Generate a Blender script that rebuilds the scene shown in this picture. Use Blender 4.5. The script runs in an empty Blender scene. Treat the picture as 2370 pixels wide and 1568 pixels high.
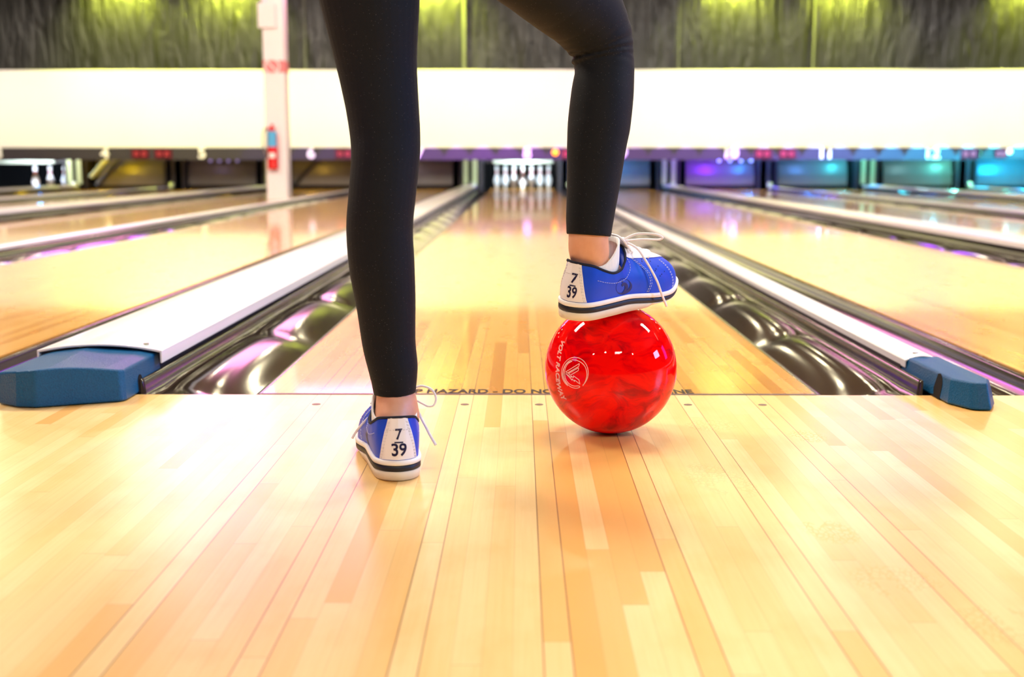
import bpy, bmesh, math, random
from mathutils import Vector, Matrix, noise
random.seed(4)
C = bpy.context.scene.collection
sc = bpy.context.scene
R = math.radians

# ------------------------------------------------------------------ camera
W, H = 2370, 1568
F, DIST, HGT, PIT, YAW = 2756.45, 2.2216, 0.43575, 0.14658, 0.0073017
cam_d = bpy.data.cameras.new('camera')
cam = bpy.data.objects.new('camera', cam_d); C.objects.link(cam)
cam.location = (0, -DIST, HGT)
cam.rotation_euler = (math.pi/2 - PIT, 0, YAW)
cam_d.sensor_width = 36; cam_d.lens = F/W*36
cam_d.clip_start = 0.05; cam_d.clip_end = 100
cam_d.dof.use_dof = True; cam_d.dof.focus_distance = 1.83; cam_d.dof.aperture_fstop = 4.3
sc.camera = cam
_cy, _sy, _cp, _sp = math.cos(YAW), math.sin(YAW), math.cos(PIT), math.sin(PIT)
FW = Vector((-_sy*_cp, _cy*_cp, -_sp)); RT = Vector((_cy, _sy, 0)); UP = RT.cross(FW)
CAM = Vector((0, -DIST, HGT))
def ray(x, y): return FW*F + RT*(x - W/2) - UP*(y - H/2)
def P(x, y, Y):                      # measured point of the photograph on the upright plane at depth Y
    r = ray(x, y); return CAM + r*((Y - CAM.y)/r.y)
def G(x, y, z=0.0):                  # ... on the level plane at height z
    r = ray(x, y); return CAM + r*((z - CAM.z)/r.z)

sc.view_settings.view_transform = 'Standard'
sc.view_settings.look = 'None'
sc.view_settings.gamma = 1
sc.view_settings.exposure = 0.10

# ------------------------------------------------------------------ object helpers
def tag(o, label=None, cat=None, group=None, kind=None):
    if label: o['label'] = label
    if cat: o['category'] = cat
    if group: o['group'] = group
    if kind: o['kind'] = kind
    return o
def empty(name, loc, label=None, cat=None, group=None):
    o = bpy.data.objects.new(name, None); C.objects.link(o); o.location = loc
    o.empty_display_size = 0.05
    return tag(o, label, cat, group)
def wloc(o):
    v = Vector((0, 0, 0))
    while o: v = v + Vector(o.location); o = o.parent
    return v
def obj(name, bm, m, parent=None, smooth=False, bevel=0, origin=None):
    """link a bmesh given in world coordinates as one mesh object"""
    me = bpy.data.meshes.new(name)
    if origin is None:
        if parent is None and len(bm.verts):
            lo = [min(v.co[i] for v in bm.verts) for i in range(3)]; hi = [max(v.co[i] for v in bm.verts) for i in range(3)]
            origin = Vector(((lo[0]+hi[0])/2, (lo[1]+hi[1])/2, lo[2]))
        else: origin = wloc(parent)
    bmesh.ops.translate(bm, verts=bm.verts, vec=-Vector(origin))
    bmesh.ops.recalc_face_normals(bm, faces=bm.faces)
    bm.to_mesh(me); bm.free()
    if smooth:
        for p in me.polygons: p.use_smooth = True
    o = bpy.data.objects.new(name, me); C.objects.link(o)
    ms = m if isinstance(m, (list, tuple)) else [m]
    for q in ms: me.materials.append(q)
    if parent is None: o.location = origin
    else:
        o.parent = parent
        o.location = Vector(origin) - wloc(parent)
    if bevel:
        b = o.modifiers.new('bevel', 'BEVEL'); b.width = bevel; b.segments = 2; b.limit_method = 'ANGLE'
    return o
def copy_tree(o, parent=None):
    c = o.copy(); C.objects.link(c)
    if parent: c.parent = parent
    for ch in list(o.children): copy_tree(ch, c)
    return c
def BM(): return bmesh.new()
def box(bm, x0, x1, y0, y1, z0, z1, mi=0):
    vs = [bm.verts.new((x, y, z)) for x in (x0, x1) for y in (y0, y1) for z in (z0, z1)]
    for f in ((0,1,3,2),(4,6,7,5),(0,4,5,1),(2,3,7,6),(0,2,6,4),(1,5,7,3)):
        fc = bm.faces.new([vs[i] for i in f]); fc.material_index = mi
    return bm
def prism(bm, poly, z0, z1):          # polygon [(x,y)] extruded in z ; z may be a function of (x,y)
    f0 = z0 if callable(z0) else (lambda x, y: z0); f1 = z1 if callable(z1) else (lambda x, y: z1)
    a = [bm.verts.new((x, y, f0(x, y))) for x, y in poly]; b = [bm.verts.new((x, y, f1(x, y))) for x, y in poly]
    n = len(poly)
    bm.faces.new(a[::-1]); bm.faces.new(b)
    for i in range(n): bm.faces.new((a[i], a[(i+1)%n], b[(i+1)%n], b[i]))
    return bm
def extr_y(bm, prof, y0, y1, closed=True, steps=1):      # profile [(x,z)] drawn out along y
    rows = []
    for k in range(steps+1):
        y = y0 + (y1-y0)*k/steps
        rows.append([bm.verts.new((x, y, z)) for x, z in prof])
    n = len(prof)
    for k in range(steps):
        for i in range(n if closed else n-1):
            j = (i+1) % n
            bm.faces.new((rows[k][i], rows[k][j], rows[k+1][j], rows[k+1][i]))
    if closed and n > 2:
        bm.faces.new(rows[0][::-1]); bm.faces.new(rows[-1])
    return bm
def cyl(bm, a, b, r, r2=None, n=20, caps=True):
    a, b = Vector(a), Vector(b); d = (b-a).normalized(); r2 = r if r2 is None else r2
    u = d.orthogonal().normalized(); v = d.cross(u)
    A = [bm.verts.new(a+(u*math.cos(t)+v*math.sin(t))*r) for t in [2*math.pi*i/n for i in range(n)]]
    B = [bm.verts.new(b+(u*math.cos(t)+v*math.sin(t))*r2) for t in [2*math.pi*i/n for i in range(n)]]
    for i in range(n): bm.faces.new((A[i], A[(i+1)%n], B[(i+1)%n], B[i]))
    if caps: bm.faces.new(A[::-1]); bm.faces.new(B)
    return bm
def smooth_path(pts, sub=6, closed=False):
    pts = [Vector(p) for p in pts]; n = len(pts); out = []
    rng = n if closed else n-1
    for i in range(rng):
        p1, p2 = pts[i], pts[(i+1) % n]
        p0 = pts[(i-1) % n] if (closed or i > 0) else p1*2-p2
        p3 = pts[(i+2) % n] if (closed or i+2 < n) else p2*2-p1
        for k in range(sub):
            t = k/sub
            out.append(0.5*((2*p1)+(p2-p0)*t+(2*p0-5*p1+4*p2-p3)*t*t+(3*p1-p0-3*p2+p3)*t**3))
    if not closed: out.append(pts[-1])
    return out
def tube(bm, pts, r, n=8, closed=False, flat=1.0):
    pts = [Vector(p) for p in pts]; rows = []; N = len(pts)
    ref = None
    for i, p in enumerate(pts):
        d = (pts[(i+1) % N] if (closed or i < N-1) else p) - (pts[i-1] if (closed or i > 0) else p)
        d = d.normalized() if d.length > 1e-9 else Vector((0, 0, 1))
        if ref is None: ref = d.orthogonal().normalized()
        u = (ref - d*ref.dot(d)); u = u.normalized() if u.length > 1e-6 else d.orthogonal().normalized()
        ref = u; v = d.cross(u)
        rr = r(i/(N-1)) if callable(r) else r
        rows.append([bm.verts.new(p+u*rr*math.cos(a)+v*rr*flat*math.sin(a)) for a in [2*math.pi*k/n for k in range(n)]])
    for i in range(N if closed else N-1):
        A, B = rows[i], rows[(i+1) % N]
        for k in range(n): bm.faces.new((A[k], A[(k+1)%n], B[(k+1)%n], B[k]))
    if not closed: bm.faces.new(rows[0][::-1]); bm.faces.new(rows[-1])
    return bm
def lathe(bm, prof, c, n=24):
    c = Vector(c); rows = []
    for r, z in prof:
        rows.append([bm.verts.new(c+Vector((r*math.cos(a), r*math.sin(a), z))) for a in [2*math.pi*k/n for k in range(n)]])
    for A, B in zip(rows, rows[1:]):
        for k in range(n): bm.faces.new((A[k], A[(k+1)%n], B[(k+1)%n], B[k]))
    bm.faces.new(rows[0][::-1]); bm.faces.new(rows[-1])
    return bm
def text_geo(s, size=1.0, outline=False, shear=0.0, extrude=0.0, bold=0.0):
    cu = bpy.data.curves.new('lettering', 'FONT'); cu.body = s; cu.size = size
    cu.align_x = 'CENTER'; cu.align_y = 'CENTER'; cu.shear = shear; cu.extrude = extrude; cu.offset = bold
    cu.resolution_u = 4
    if outline: cu.dimensions = '3D'; cu.fill_mode = 'FULL' if False else 'HALF'
    t = bpy.data.objects.new('lettering_tmp', cu); C.objects.link(t)
    if outline: cu.dimensions = '2D'; cu.fill_mode = 'NONE'
    bpy.context.view_layer.update()
    me = bpy.data.meshes.new_from_object(t.evaluated_get(bpy.context.evaluated_depsgraph_get()))
    vs = [v.co.copy() for v in me.vertices]; es = [tuple(e.vertices) for e in me.edges]; fs = [tuple(p.vertices) for p in me.polygons]
    bpy.data.objects.remove(t); bpy.data.curves.remove(cu); bpy.data.meshes.remove(me)
    return vs, es, fs
def text_faces(bm, s, mapf, bold=0.0, fit=None, maxlen=0.09):
    """filled lettering of unit size, cut finely enough to follow a curved surface, placed by mapf(x, y)"""
    vs, es, fs = text_geo(s, 1.0, bold=bold)
    t = bmesh.new(); tv = [t.verts.new(v) for v in vs]
    for f in fs:
        try: t.faces.new([tv[i] for i in f])
        except ValueError: pass
    bmesh.ops.triangulate(t, faces=t.faces)
    for _ in range(6):
        lg_ = [e for e in t.edges if e.calc_length() > maxlen]
        if not lg_: break
        bmesh.ops.subdivide_edges(t, edges=lg_, cuts=1); bmesh.ops.triangulate(t, faces=[f for f in t.faces if len(f.verts) > 3])
    m_ = {v: bm.verts.new(mapf(v.co.x, v.co.y)) for v in t.verts}
    for f in t.faces:
        try: bm.faces.new([m_[v] for v in f.verts])
        except ValueError: pass
    t.free()
def lerp_tab(tab, x):
    if x <= tab[0][0]: return tab[0][1]
    for (a, va), (b, vb) in zip(tab, tab[1:]):
        if x <= b: return va+(vb-va)*(x-a)/(b-a)
    return tab[-1][1]
def sstep(a, b, x):
    t = min(1, max(0, (x-a)/(b-a))); return t*t*(3-2*t)

# ------------------------------------------------------------------ materials
class NT:
    def __init__(s, name):
        s.m = bpy.data.materials.new(name); s.m.use_nodes = True
        s.t = s.m.node_tree; s.b = s.t.nodes['Principled BSDF']
    def n(s, typ, **kw):
        nd = s.t.nodes.new(typ)
        for k, v in kw.items(): setattr(nd, k, v)
        return nd
    def l(s, a, b): s.t.links.new(a, b)
    def math(s, op, a, b=None, c=None):
        nd = s.n('ShaderNodeMath', operation=op)
        for i, v in enumerate((a, b, c)):
            if v is None: continue
            if isinstance(v, (int, float)): nd.inputs[i].default_value = v
            else: s.l(v, nd.inputs[i])
        return nd.outputs[0]
    def mix(s, f, a, b):
        nd = s.n('ShaderNodeMix', data_type='RGBA')
        for i, v in ((0, f), (6, a), (7, b)):
            if isinstance(v, (int, float)): nd.inputs[i].default_value = v
            elif isinstance(v, tuple): nd.inputs[i].default_value = (*v[:3], 1)
            else: s.l(v, nd.inputs[i])
        return nd.outputs[2]
    def ramp(s, f, stops):
        nd = s.n('ShaderNodeValToRGB'); e = nd.color_ramp.elements
        while len(e) < len(stops): e.new(0.5)
        for q, (p, c) in zip(e, stops): q.position = p; q.color = (*c, 1) if len(c) == 3 else c
        s.l(f, nd.inputs[0]); return nd.outputs[0]
    def noise(s, vec, scale, detail=3, rough=0.5, dist=0.0, out=0):
        nd = s.n('ShaderNodeTexNoise'); nd.inputs['Scale'].default_value = scale; nd.inputs['Detail'].default_value = detail
        nd.inputs['Roughness'].default_value = rough; nd.inputs['Distortion'].default_value = dist
        if vec is not None: s.l(vec, nd.inputs['Vector'])
        return nd.outputs[out]
    def pos(s): return s.n('ShaderNodeNewGeometry').outputs['Position']
    def oco(s): return s.n('ShaderNodeTexCoord').outputs['Object']
    def mapv(s, vec, sc_=(1, 1, 1), rot=(0, 0, 0)):
        nd = s.n('ShaderNodeMapping'); nd.inputs['Scale'].default_value = sc_; nd.inputs['Rotation'].default_value = rot
        s.l(vec, nd.inputs['Vector']); return nd.outputs[0]
    def bump(s, h, strength=0.3, dist=0.01):
        nd = s.n('ShaderNodeBump'); nd.inputs['Strength'].default_value = strength; nd.inputs['Distance'].default_value = dist
        s.l(h, nd.inputs['Height']); s.l(nd.outputs[0], s.b.inputs['Normal'])
    def set(s, **kw):
        for k, v in kw.items():
            i = s.b.inputs[k.replace('_', ' ')]
            i.default_value = (*v, 1) if isinstance(v, tuple) and len(v) == 3 else v
        return s
def mat(name, col, rough=0.5, spec=0.5, metal=0.0, coat=0.0, emit=0.0, var=0.08, scale=20.0, bump=0.0):
    """procedural plain material: base colour with a little mottling and roughness variation"""
    t = NT(name); v = t.oco(); nz = t.noise(v, scale, 4)
    t.l(t.mix(nz, tuple(c*(1-var) for c in col), tuple(min(1, c*(1+var)) for c in col)), t.b.inputs['Base Color'])
    t.set(Roughness=rough, Metallic=metal); t.b.inputs['Specular IOR Level'].default_value = spec
    t.b.inputs['Coat Weight'].default_value = coat; t.b.inputs['Coat Roughness'].default_value = 0.04
    if emit:
        t.b.inputs['Emission Color'].default_value = (*col, 1); t.b.inputs['Emission Strength'].default_value = emit
    if bump: t.bump(nz, bump, 0.004)
    return t.m

LC = {8: 0.0338}
LANE = 0.527; GN, GW = 0.497, 0.692
for n in range(9, 15): LC[n] = LC[n-1] + 2*LANE + (GN if n % 2 else GW)
for n in range(7, 1, -1): LC[n] = LC[n+1] - 2*LANE - (GN if (n+1) % 2 else GW)
BW = 0.02707

def wood(name, light, mid, dark, rough, coat, coat_rough, prints=False):
    t = NT(name); p = t.pos(); sx = t.n('ShaderNodeSeparateXYZ'); t.l(p, sx.inputs[0]); x, y = sx.outputs[0], sx.outputs[1]
    u = t.math('DIVIDE', t.math('ADD', x, -LC[8]+BW/2), BW)
    idx = t.math('FLOOR', u); fr = t.math('SUBTRACT', u, idx)
    w1 = t.n('ShaderNodeTexWhiteNoise', noise_dimensions='1D'); t.l(idx, w1.inputs['W'])
    seg = t.math('FLOOR', t.math('ADD', t.math('DIVIDE', y, 0.95), t.math('MULTIPLY', w1.outputs[0], 9.0)))
    cb = t.n('ShaderNodeCombineXYZ'); t.l(idx, cb.inputs[0]); t.l(seg, cb.inputs[1])
    w2 = t.n('ShaderNodeTexWhiteNoise', noise_dimensions='2D'); t.l(cb.outputs[0], w2.inputs['Vector'])
    base = t.ramp(w2.outputs[0], [(0.0, light), (0.45, tuple(l*0.55+m*0.45 for l, m in zip(light, mid))), (0.8, mid), (1.0, dark)])
    # grain, drawn out along the boards, a different stretch in each board
    cv = t.n('ShaderNodeCombineXYZ'); t.l(t.math('MULTIPLY', x, 240.0), cv.inputs[0]); t.l(t.math('MULTIPLY', y, 5.0), cv.inputs[1])
    t.l(t.math('MULTIPLY', w2.outputs[0], 40.0), cv.inputs[2])
    gr = t.noise(cv.outputs[0], 1.0, 4, 0.6, 0.6)
    blot = t.noise(t.mapv(p, (16, 9, 1)), 1.0, 3)
    f = t.math('MULTIPLY', t.math('SUBTRACT', gr, 0.42), 0.9)
    c1 = t.mix(t.math('MAXIMUM', f, 0.0), base, dark)
    c1 = t.mix(t.math('MULTIPLY', t.math('MAXIMUM', t.math('SUBTRACT', blot, 0.5), 0.0), 1.6), c1, dark)
    # joints: faint everywhere, dark on both sides of every fifth board of the middle lane
    edge = t.math('MINIMUM', fr, t.math('SUBTRACT', 1.0, fr))
    thin = t.math('LESS_THAN', edge, 0.022)
    m5 = t.math('FLOORED_MODULO', idx, 5.0) if hasattr(bpy.types, '__none__') else t.math('SUBTRACT', idx, t.math('MULTIPLY', t.math('FLOOR', t.math('DIVIDE', t.math('ADD', idx, 0.01), 5.0)), 5.0))
    isdot = t.math('LESS_THAN', t.math('ABSOLUTE', m5), 0.5)
    inl = t.math('LESS_THAN', t.math('ABSOLUTE', t.math('SUBTRACT', x, LC[8])), 0.45)
    darkj = t.math('MULTIPLY', t.math('MULTIPLY', t.math('LESS_THAN', edge, 0.042), isdot), inl)
    c2 = t.mix(t.math('MULTIPLY', thin, 0.22), c1, tuple(d*0.5 for d in dark))
    c2 = t.mix(t.math('MULTIPLY', darkj, 0.85), c2, (0.13, 0.05, 0.03))
    # butt joints between the board pieces
    sf = t.math('FRACT', t.math('ADD', t.math('DIVIDE', y, 0.95), t.math('MULTIPLY', w1.outputs[0], 9.0)))
    c2 = t.mix(t.math('MULTIPLY', t.math('LESS_THAN', sf, 0.002), 0.4), c2, tuple(d*0.5 for d in dark))
    rg = t.math('ADD', t.math('MULTIPLY', blot, 0.10), rough-0.05)
    if prints:      # dried shoe prints: studs of damp dirt inside sole-shaped patches
        vo = t.n('ShaderNodeTexVoronoi', feature='DISTANCE_TO_EDGE'); vo.inputs['Scale'].default_value = 1.0
        t.l(t.mapv(p, (150, 85, 1), (0, 0, 0.5)), vo.inputs['Vector'])
        st = t.math('LESS_THAN', vo.outputs['Distance'], 0.10)
        tot = None
        for (cx, cy_, ax, ay, ang, k) in PRINTS:
            dx = t.math('SUBTRACT', x, cx); dy = t.math('SUBTRACT', y, cy_)
            ca, sa = math.cos(ang), math.sin(ang)
            a = t.math('DIVIDE', t.math('ADD', t.math('MULTIPLY', dx, ca), t.math('MULTIPLY', dy, sa)), ax)
            b = t.math('DIVIDE', t.math('SUBTRACT', t.math('MULTIPLY', dy, ca), t.math('MULTIPLY', dx, sa)), ay)
            e = t.math('ADD', t.math('MULTIPLY', a, a), t.math('MULTIPLY', b, b))
            mk = t.math('MULTIPLY', t.math('MAXIMUM', t.math('SUBTRACT', 1.0, e), 0.0), k)
            tot = mk if tot is None else t.math('MAXIMUM', tot, mk)
        pm = t.math('MULTIPLY', t.math('MULTIPLY', st, t.math('MINIMUM', t.math('MULTIPLY', tot, 2.2), 1.0)), t.math('GREATER_THAN', blot, 0.42))
        c2 = t.mix(t.math('MULTIPLY', pm, 0.28), c2, (0.42, 0.24, 0.06))
        rg = t.math('ADD', rg, t.math('MULTIPLY', pm, 0.25))
    t.l(c2, t.b.inputs['Base Color']); t.l(rg, t.b.inputs['Roughness'])
    t.b.inputs['Coat Weight'].default_value = coat; t.b.inputs['Coat Roughness'].default_value = coat_rough
    return t.m
PRINTS = [(*G(1660, 1110).xy, .045, .10, 0.25, 1.0), (*G(1920, 1230).xy, .035, .055, 0.2, .8), (*G(2080, 1350).xy, .05, .06, 0.3, 1.0),
          (*G(1640, 985).xy, .05, .05, 0.1, .8), (*G(1870, 1010).xy, .03, .05, 0.1, .7), (*G(2340, 1450).xy, .05, .06, 0.3, 1.0)]

M = {}
M['approach'] = wood('approach maple', (0.90, 0.66, 0.31), (0.85, 0.55, 0.20), (0.75, 0.41, 0.10), 0.32, 0.6, 0.24, True)
M['lane'] = wood('oiled lane maple', (0.84, 0.48, 0.11), (0.76, 0.38, 0.065), (0.60, 0.25, 0.03), 0.26, 0.8, 0.06)
M['gutter'] = mat('black moulded plastic', (0.024, 0.017, 0.012), 0.12, 0.4, coat=0.15, var=0.2, scale=3)
M['ledge'] = mat('dark lane edge strip', (0.03, 0.024, 0.024), 0.2, 0.5, coat=0.4)
M['rail'] = mat('white capping plastic', (0.80, 0.79, 0.83), 0.22, 0.5, coat=0.3, var=0.03, scale=6)
M['mask'] = mat('white masking board', (0.86, 0.83, 0.80), 0.7, 0.2, var=0.02, scale=2)
M['beam'] = mat('dark violet fascia', (0.034, 0.029, 0.038), 0.5, 0.4, var=0.1, scale=5)
M['black'] = mat('matt black', (0.008, 0.008, 0.009), 0.8, 0.2)
M['number'] = mat('white number plastic', (0.9, 0.9, 0.92), 0.4, 0.4, var=0.02)
M['column'] = mat('white painted steel', (0.86, 0.84, 0.86), 0.4, 0.4, var=0.03, scale=8)
M['red'] = mat('fire red enamel', (0.75, 0.012, 0.015), 0.25, 0.5, coat=0.5)
M['redband'] = mat('faded red tape', (0.80, 0.25, 0.27), 0.6, 0.3, var=0.15)
M['bluelabel'] = mat('pale blue instruction label', (0.10, 0.45, 0.80), 0.5, 0.3)
M['white'] = mat('plain white', (0.85, 0.84, 0.84), 0.5, 0.3, var=0.03)
M['hose'] = mat('grey rubber hose', (0.25, 0.2, 0.2), 0.5, 0.3)
M['orange'] = mat('lit orange lens', (1.0, 0.25, 0.01), 0.4, emit=4.0)
M['bulb'] = mat('lit bluish bulb', (0.45, 0.6, 1.0), 0.4, emit=1.2)  # emission here and below stands in for light caught on sweep bolts
M['bulbdim'] = mat('dim violet bulb', (0.35, 0.3, 0.9), 0.4, emit=0.35)
M['whitelamp'] = mat('lit white lamp', (0.9, 0.97, 1.0), 0.4, emit=1.6)
M['display'] = mat('dark red display window', (0.09, 0.004, 0.012), 0.3, 0.5)
M['digit'] = mat('glowing red segment', (0.6, 0.06, 0.08), 0.5, emit=0.10)
M['kick'] = mat('green grey board edge', (0.42, 0.46, 0.25), 0.6, 0.3)
M['kickdark'] = mat('dark kickback board', (0.035, 0.03, 0.035), 0.6, 0.3)
M['sweep'] = mat('grey sweep board', (0.12, 0.11, 0.105), 0.35, 0.4, var=0.2, scale=4)
M['arm'] = mat('black sweep arm', (0.02, 0.02, 0.022), 0.5, 0.4)
M['metal'] = mat('grey green metal', (0.45, 0.48, 0.38), 0.35, 0.5, metal=0.6)
M['pin'] = mat('white pin plastic', (0.88, 0.88, 0.9), 0.3, 0.5, coat=0.5, var=0.02)
M['pinred'] = mat('red pin stripe', (0.7, 0.03, 0.06), 0.35, 0.5)
M['ceiling'] = mat('dull ceiling paint', (0.22, 0.19, 0.17), 0.9, 0.2)
M['sidewall'] = mat('dim side wall paint', (0.25, 0.2, 0.24), 0.9, 0.2)
M['line'] = mat('dark foul line inlay', (0.10, 0.055, 0.065), 0.4, 0.4)
M['ink'] = mat('worn dark ink', (0.03, 0.024, 0.02), 0.6, 0.2, var=0.4, scale=150)
M['dot'] = mat('dark inlaid dot', (0.16, 0.10, 0.09), 0.4, 0.4)
M['leather'] = mat('royal blue shoe leather', (0.001, 0.055, 0.60), 0.42, 0.3, coat=0.0, var=0.12, scale=60, bump=0.04)
M['logo'] = mat('darker blue shoe print', (0.001, 0.010, 0.15), 0.45, 0.3)
M['shoewhite'] = mat('white shoe leather', (0.84, 0.80, 0.82), 0.45, 0.4, var=0.03, scale=60)
M['welt'] = mat('white rubber welt', (0.86, 0.84, 0.83), 0.5, 0.3, var=0.04, scale=80)
M['band'] = mat('black rubber stripe', (0.010, 0.011, 0.018), 0.5, 0.4)
M['outsole'] = mat('cream rubber outsole', (0.76, 0.68, 0.54), 0.6, 0.3, var=0.08, scale=40)
M['collar'] = mat('black collar lining', (0.012, 0.014, 0.03), 0.7, 0.2)
M['thread'] = mat('pale stitching', (0.75, 0.78, 0.95), 0.7, 0.2)
M['threadgrey'] = mat('grey stitching', (0.55, 0.52, 0.54), 0.7, 0.2)
M['navy'] = mat('dark navy print', (0.008, 0.007, 0.05), 0.5, 0.3)
M['lace'] = mat('white cotton lace', (0.82, 0.78, 0.84), 0.8, 0.2, var=0.06, scale=400, bump=0.2)
M['ballmark'] = mat('pale pink engraving', (0.95, 0.62, 0.58), 0.5, 0.3)

def m_capblue():
    t = NT('blue crackle enamel'); v = t.pos(); nz = t.noise(v, 330, 3, 0.6); n2 = t.noise(v, 900, 2)
    t.l(t.mix(nz, (0.0003, 0.040, 0.13), (0.0005, 0.105, 0.27)), t.b.inputs['Base Color'])
    t.set(Roughness=0.3); t.b.inputs['Specular IOR Level'].default_value = 0.3; t.b.inputs['Coat Weight'].default_value = 0.0; t.b.inputs['Coat Roughness'].default_value = 0.15
    t.bump(nz, 0.8, 0.0016); return t.m
M['capblue'] = m_capblue()
def m_ball():
    t = NT('red swirled ball'); v = t.oco()
    d = t.noise(v, 9, 3, 0.5, 0, 1)
    va = t.n('ShaderNodeVectorMath', operation='ADD'); t.l(v, va.inputs[0])
    vs = t.n('ShaderNodeVectorMath', operation='SCALE'); t.l(d, vs.inputs[0]); vs.inputs['Scale'].default_value = 0.10; t.l(vs.outputs[0], va.inputs[1])
    s_ = t.noise(t.mapv(va.outputs[0], (14, 14, 34), (0.4, 0.5, 0)), 1.0, 5, 0.6, 1.2)
    t.l(t.ramp(s_, [(0.34, (0.42, 0.0, 0.003)), (0.46, (0.74, 0.0, 0.002)), (0.58, (0.92, 0.002, 0.001))]), t.b.inputs['Base Color'])
    t.set(Roughness=0.4); t.b.inputs['Specular IOR Level'].default_value = 0.0; t.b.inputs['Coat Weight'].default_value = 0.6; t.b.inputs['Coat Roughness'].default_value = 0.03; t.b.inputs['Coat IOR'].default_value = 1.4
    return t.m
M['ball'] = m_ball()
def m_leggings():
    t = NT('black knit leggings'); v = t.pos()
    kn = t.noise(t.mapv(v, (1400, 1400, 700)), 1.0, 2)
    vo = t.n('ShaderNodeTexVoronoi'); vo.inputs['Scale'].default_value = 260; t.l(v, vo.inputs['Vector'])
    lint = t.math('LESS_THAN', vo.outputs['Distance'], 0.075)
    c = t.mix(kn, (0.0010, 0.0016, 0.0040), (0.0030, 0.0048, 0.0105))
    t.l(t.mix(t.math('MULTIPLY', lint, 0.35), c, (0.32, 0.31, 0.33)), t.b.inputs['Base Color'])
    t.set(Roughness=0.75); t.b.inputs['Specular IOR Level'].default_value = 0.25
    t.b.inputs['Sheen Weight'].default_value = 0.025; t.b.inputs['Sheen Roughness'].default_value = 0.45
    t.bump(kn, 0.25, 0.001); return t.m
M['leggings'] = m_leggings()
def m_skin():
    t = NT('skin'); v = t.pos(); nz = t.noise(v, 60, 4)
    t.l(t.mix(nz, (0.62, 0.29, 0.17), (0.74, 0.40, 0.27)), t.b.inputs['Base Color'])
    t.set(Roughness=0.45); t.b.inputs['Subsurface Weight'].default_value = 0.15; t.b.inputs['Subsurface Radius'].default_value = (0.012, 0.004, 0.002)
    t.bump(t.noise(v, 700, 2), 0.08, 0.001); return t.m
M['skin'] = m_skin()
def m_sock():
    t = NT('white ribbed sock'); v = t.oco(); w = t.n('ShaderNodeTexWave', wave_type='BANDS', bands_direction='X'); w.inputs['Scale'].default_value = 130
    t.l(v, w.inputs['Vector'])
    t.l(t.mix(w.outputs[1], (0.70, 0.72, 0.76), (0.85, 0.86, 0.88)), t.b.inputs['Base Color']); t.set(Roughness=0.9)
    t.bump(w.outputs[1], 0.3, 0.001); return t.m
M['sock'] = m_sock()
def m_sheet():
    t = NT('black plastic sheeting'); v = t.pos()
    a = t.noise(t.mapv(v, (5.0, 1, 0.9), (0, 0.35, 0)), 1.0, 3, 0.5, 0.8)
    b = t.noise(t.mapv(v, (9.0, 1, 1.6), (0, -0.25, 0)), 1.0, 4, 0.55, 0.5)
    h = t.math('ADD', t.math('MULTIPLY', a, 0.7), t.math('MULTIPLY', b, 0.5))
    t.l(t.mix(b, (0.004, 0.004, 0.0035), (0.012, 0.012, 0.010)), t.b.inputs['Base Color'])
    t.set(Roughness=0.40); t.b.inputs['Specular IOR Level'].default_value = 0.4
    t.bump(h, 0.9, 0.09); return t.m
M['sheet'] = m_sheet()

# ------------------------------------------------------------------ the setting
XL, XR = -12.0, 12.5
YF = 16.70                                   # plane of the masking board
tag(obj('floor', box(BM(), XL, XR, -6.0, -0.003, -0.05, 0.0), M['approach']), 'pale maple approach boards in front of the foul line', None, None, 'structure')
floor = bpy.data.objects['floor']
for k in range(-3, 4):
    x = LC[8] + k*5*BW
    b = BM(); cyl(b, (x, -0.094, 0.0), (x, -0.094, 0.0005), 0.0078, n=24)
    obj('marker_dot', b, M['dot'], floor)
tag(obj('floor_lower', box(BM(), XL, XR, 0.0, 21.0, -0.20, -0.15), M['black']), 'black bed below the lanes and gutters', None, None, 'structure')
tag(obj('ceiling', box(BM(), XL, XR, -6.0, 21.0, 3.7, 3.8), M['ceiling']), 'dull ceiling', None, None, 'structure')
tag(obj('wall_left', box(BM(), XL-0.2, XL, -6.0, 21.0, -0.2, 3.8), M['sidewall']), 'left side wall', None, None, 'structure')
tag(obj('wall_right', box(BM(), XR, XR+0.2, -6.0, 21.0, -0.2, 3.8), M['sidewall']), 'right side wall', None, None, 'structure')
tag(obj('wall_pit', box(BM(), XL, XR, 20.6, 20.8, -0.2, 3.7), M['black']), 'black wall at the back of the pit', None, None, 'structure')
# wrinkled sheeting above the mask
b = BM(); rows = []
nx, nz = 260, 26
for j in range(nz+1):
    z = 1.80 + 1.9*j/nz
    rw = []
    for i in range(nx+1):
        x = XL + (XR-XL)*i/nx
        q = noise.noise(Vector((x*1.3 + z*0.5, z*0.5, 0)))*0.035 + noise.noise(Vector((x*4 - z*1.3, z*0.6, 3)))*0.014
        rw.append(b.verts.new((x, 16.86 + q, z)))
    rows.append(rw)
for j in range(nz):
    for i in range(nx): b.faces.new((rows[j][i], rows[j][i+1], rows[j+1][i+1], rows[j+1][i]))
wall_back = obj('wall_back', b, M['sheet'], smooth=True)
tag(wall_back, 'wrinkled black plastic sheeting above the white masking board', None, None, 'structure')
M['seam'] = mat('grey sheeting seam tape', (0.09, 0.095, 0.07), 0.5, 0.4)
for px, w_ in ((1074, 0.055), (706, 0.03), (1571, 0.02), (1883, 0.025)):
    x = P(px, 100, 16.8).x
    obj('seam_strip', box(BM(), x-w_/2, x+w_/2, 16.785, 16.80, 1.80, 3.69), M['seam'], wall_back)

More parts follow.
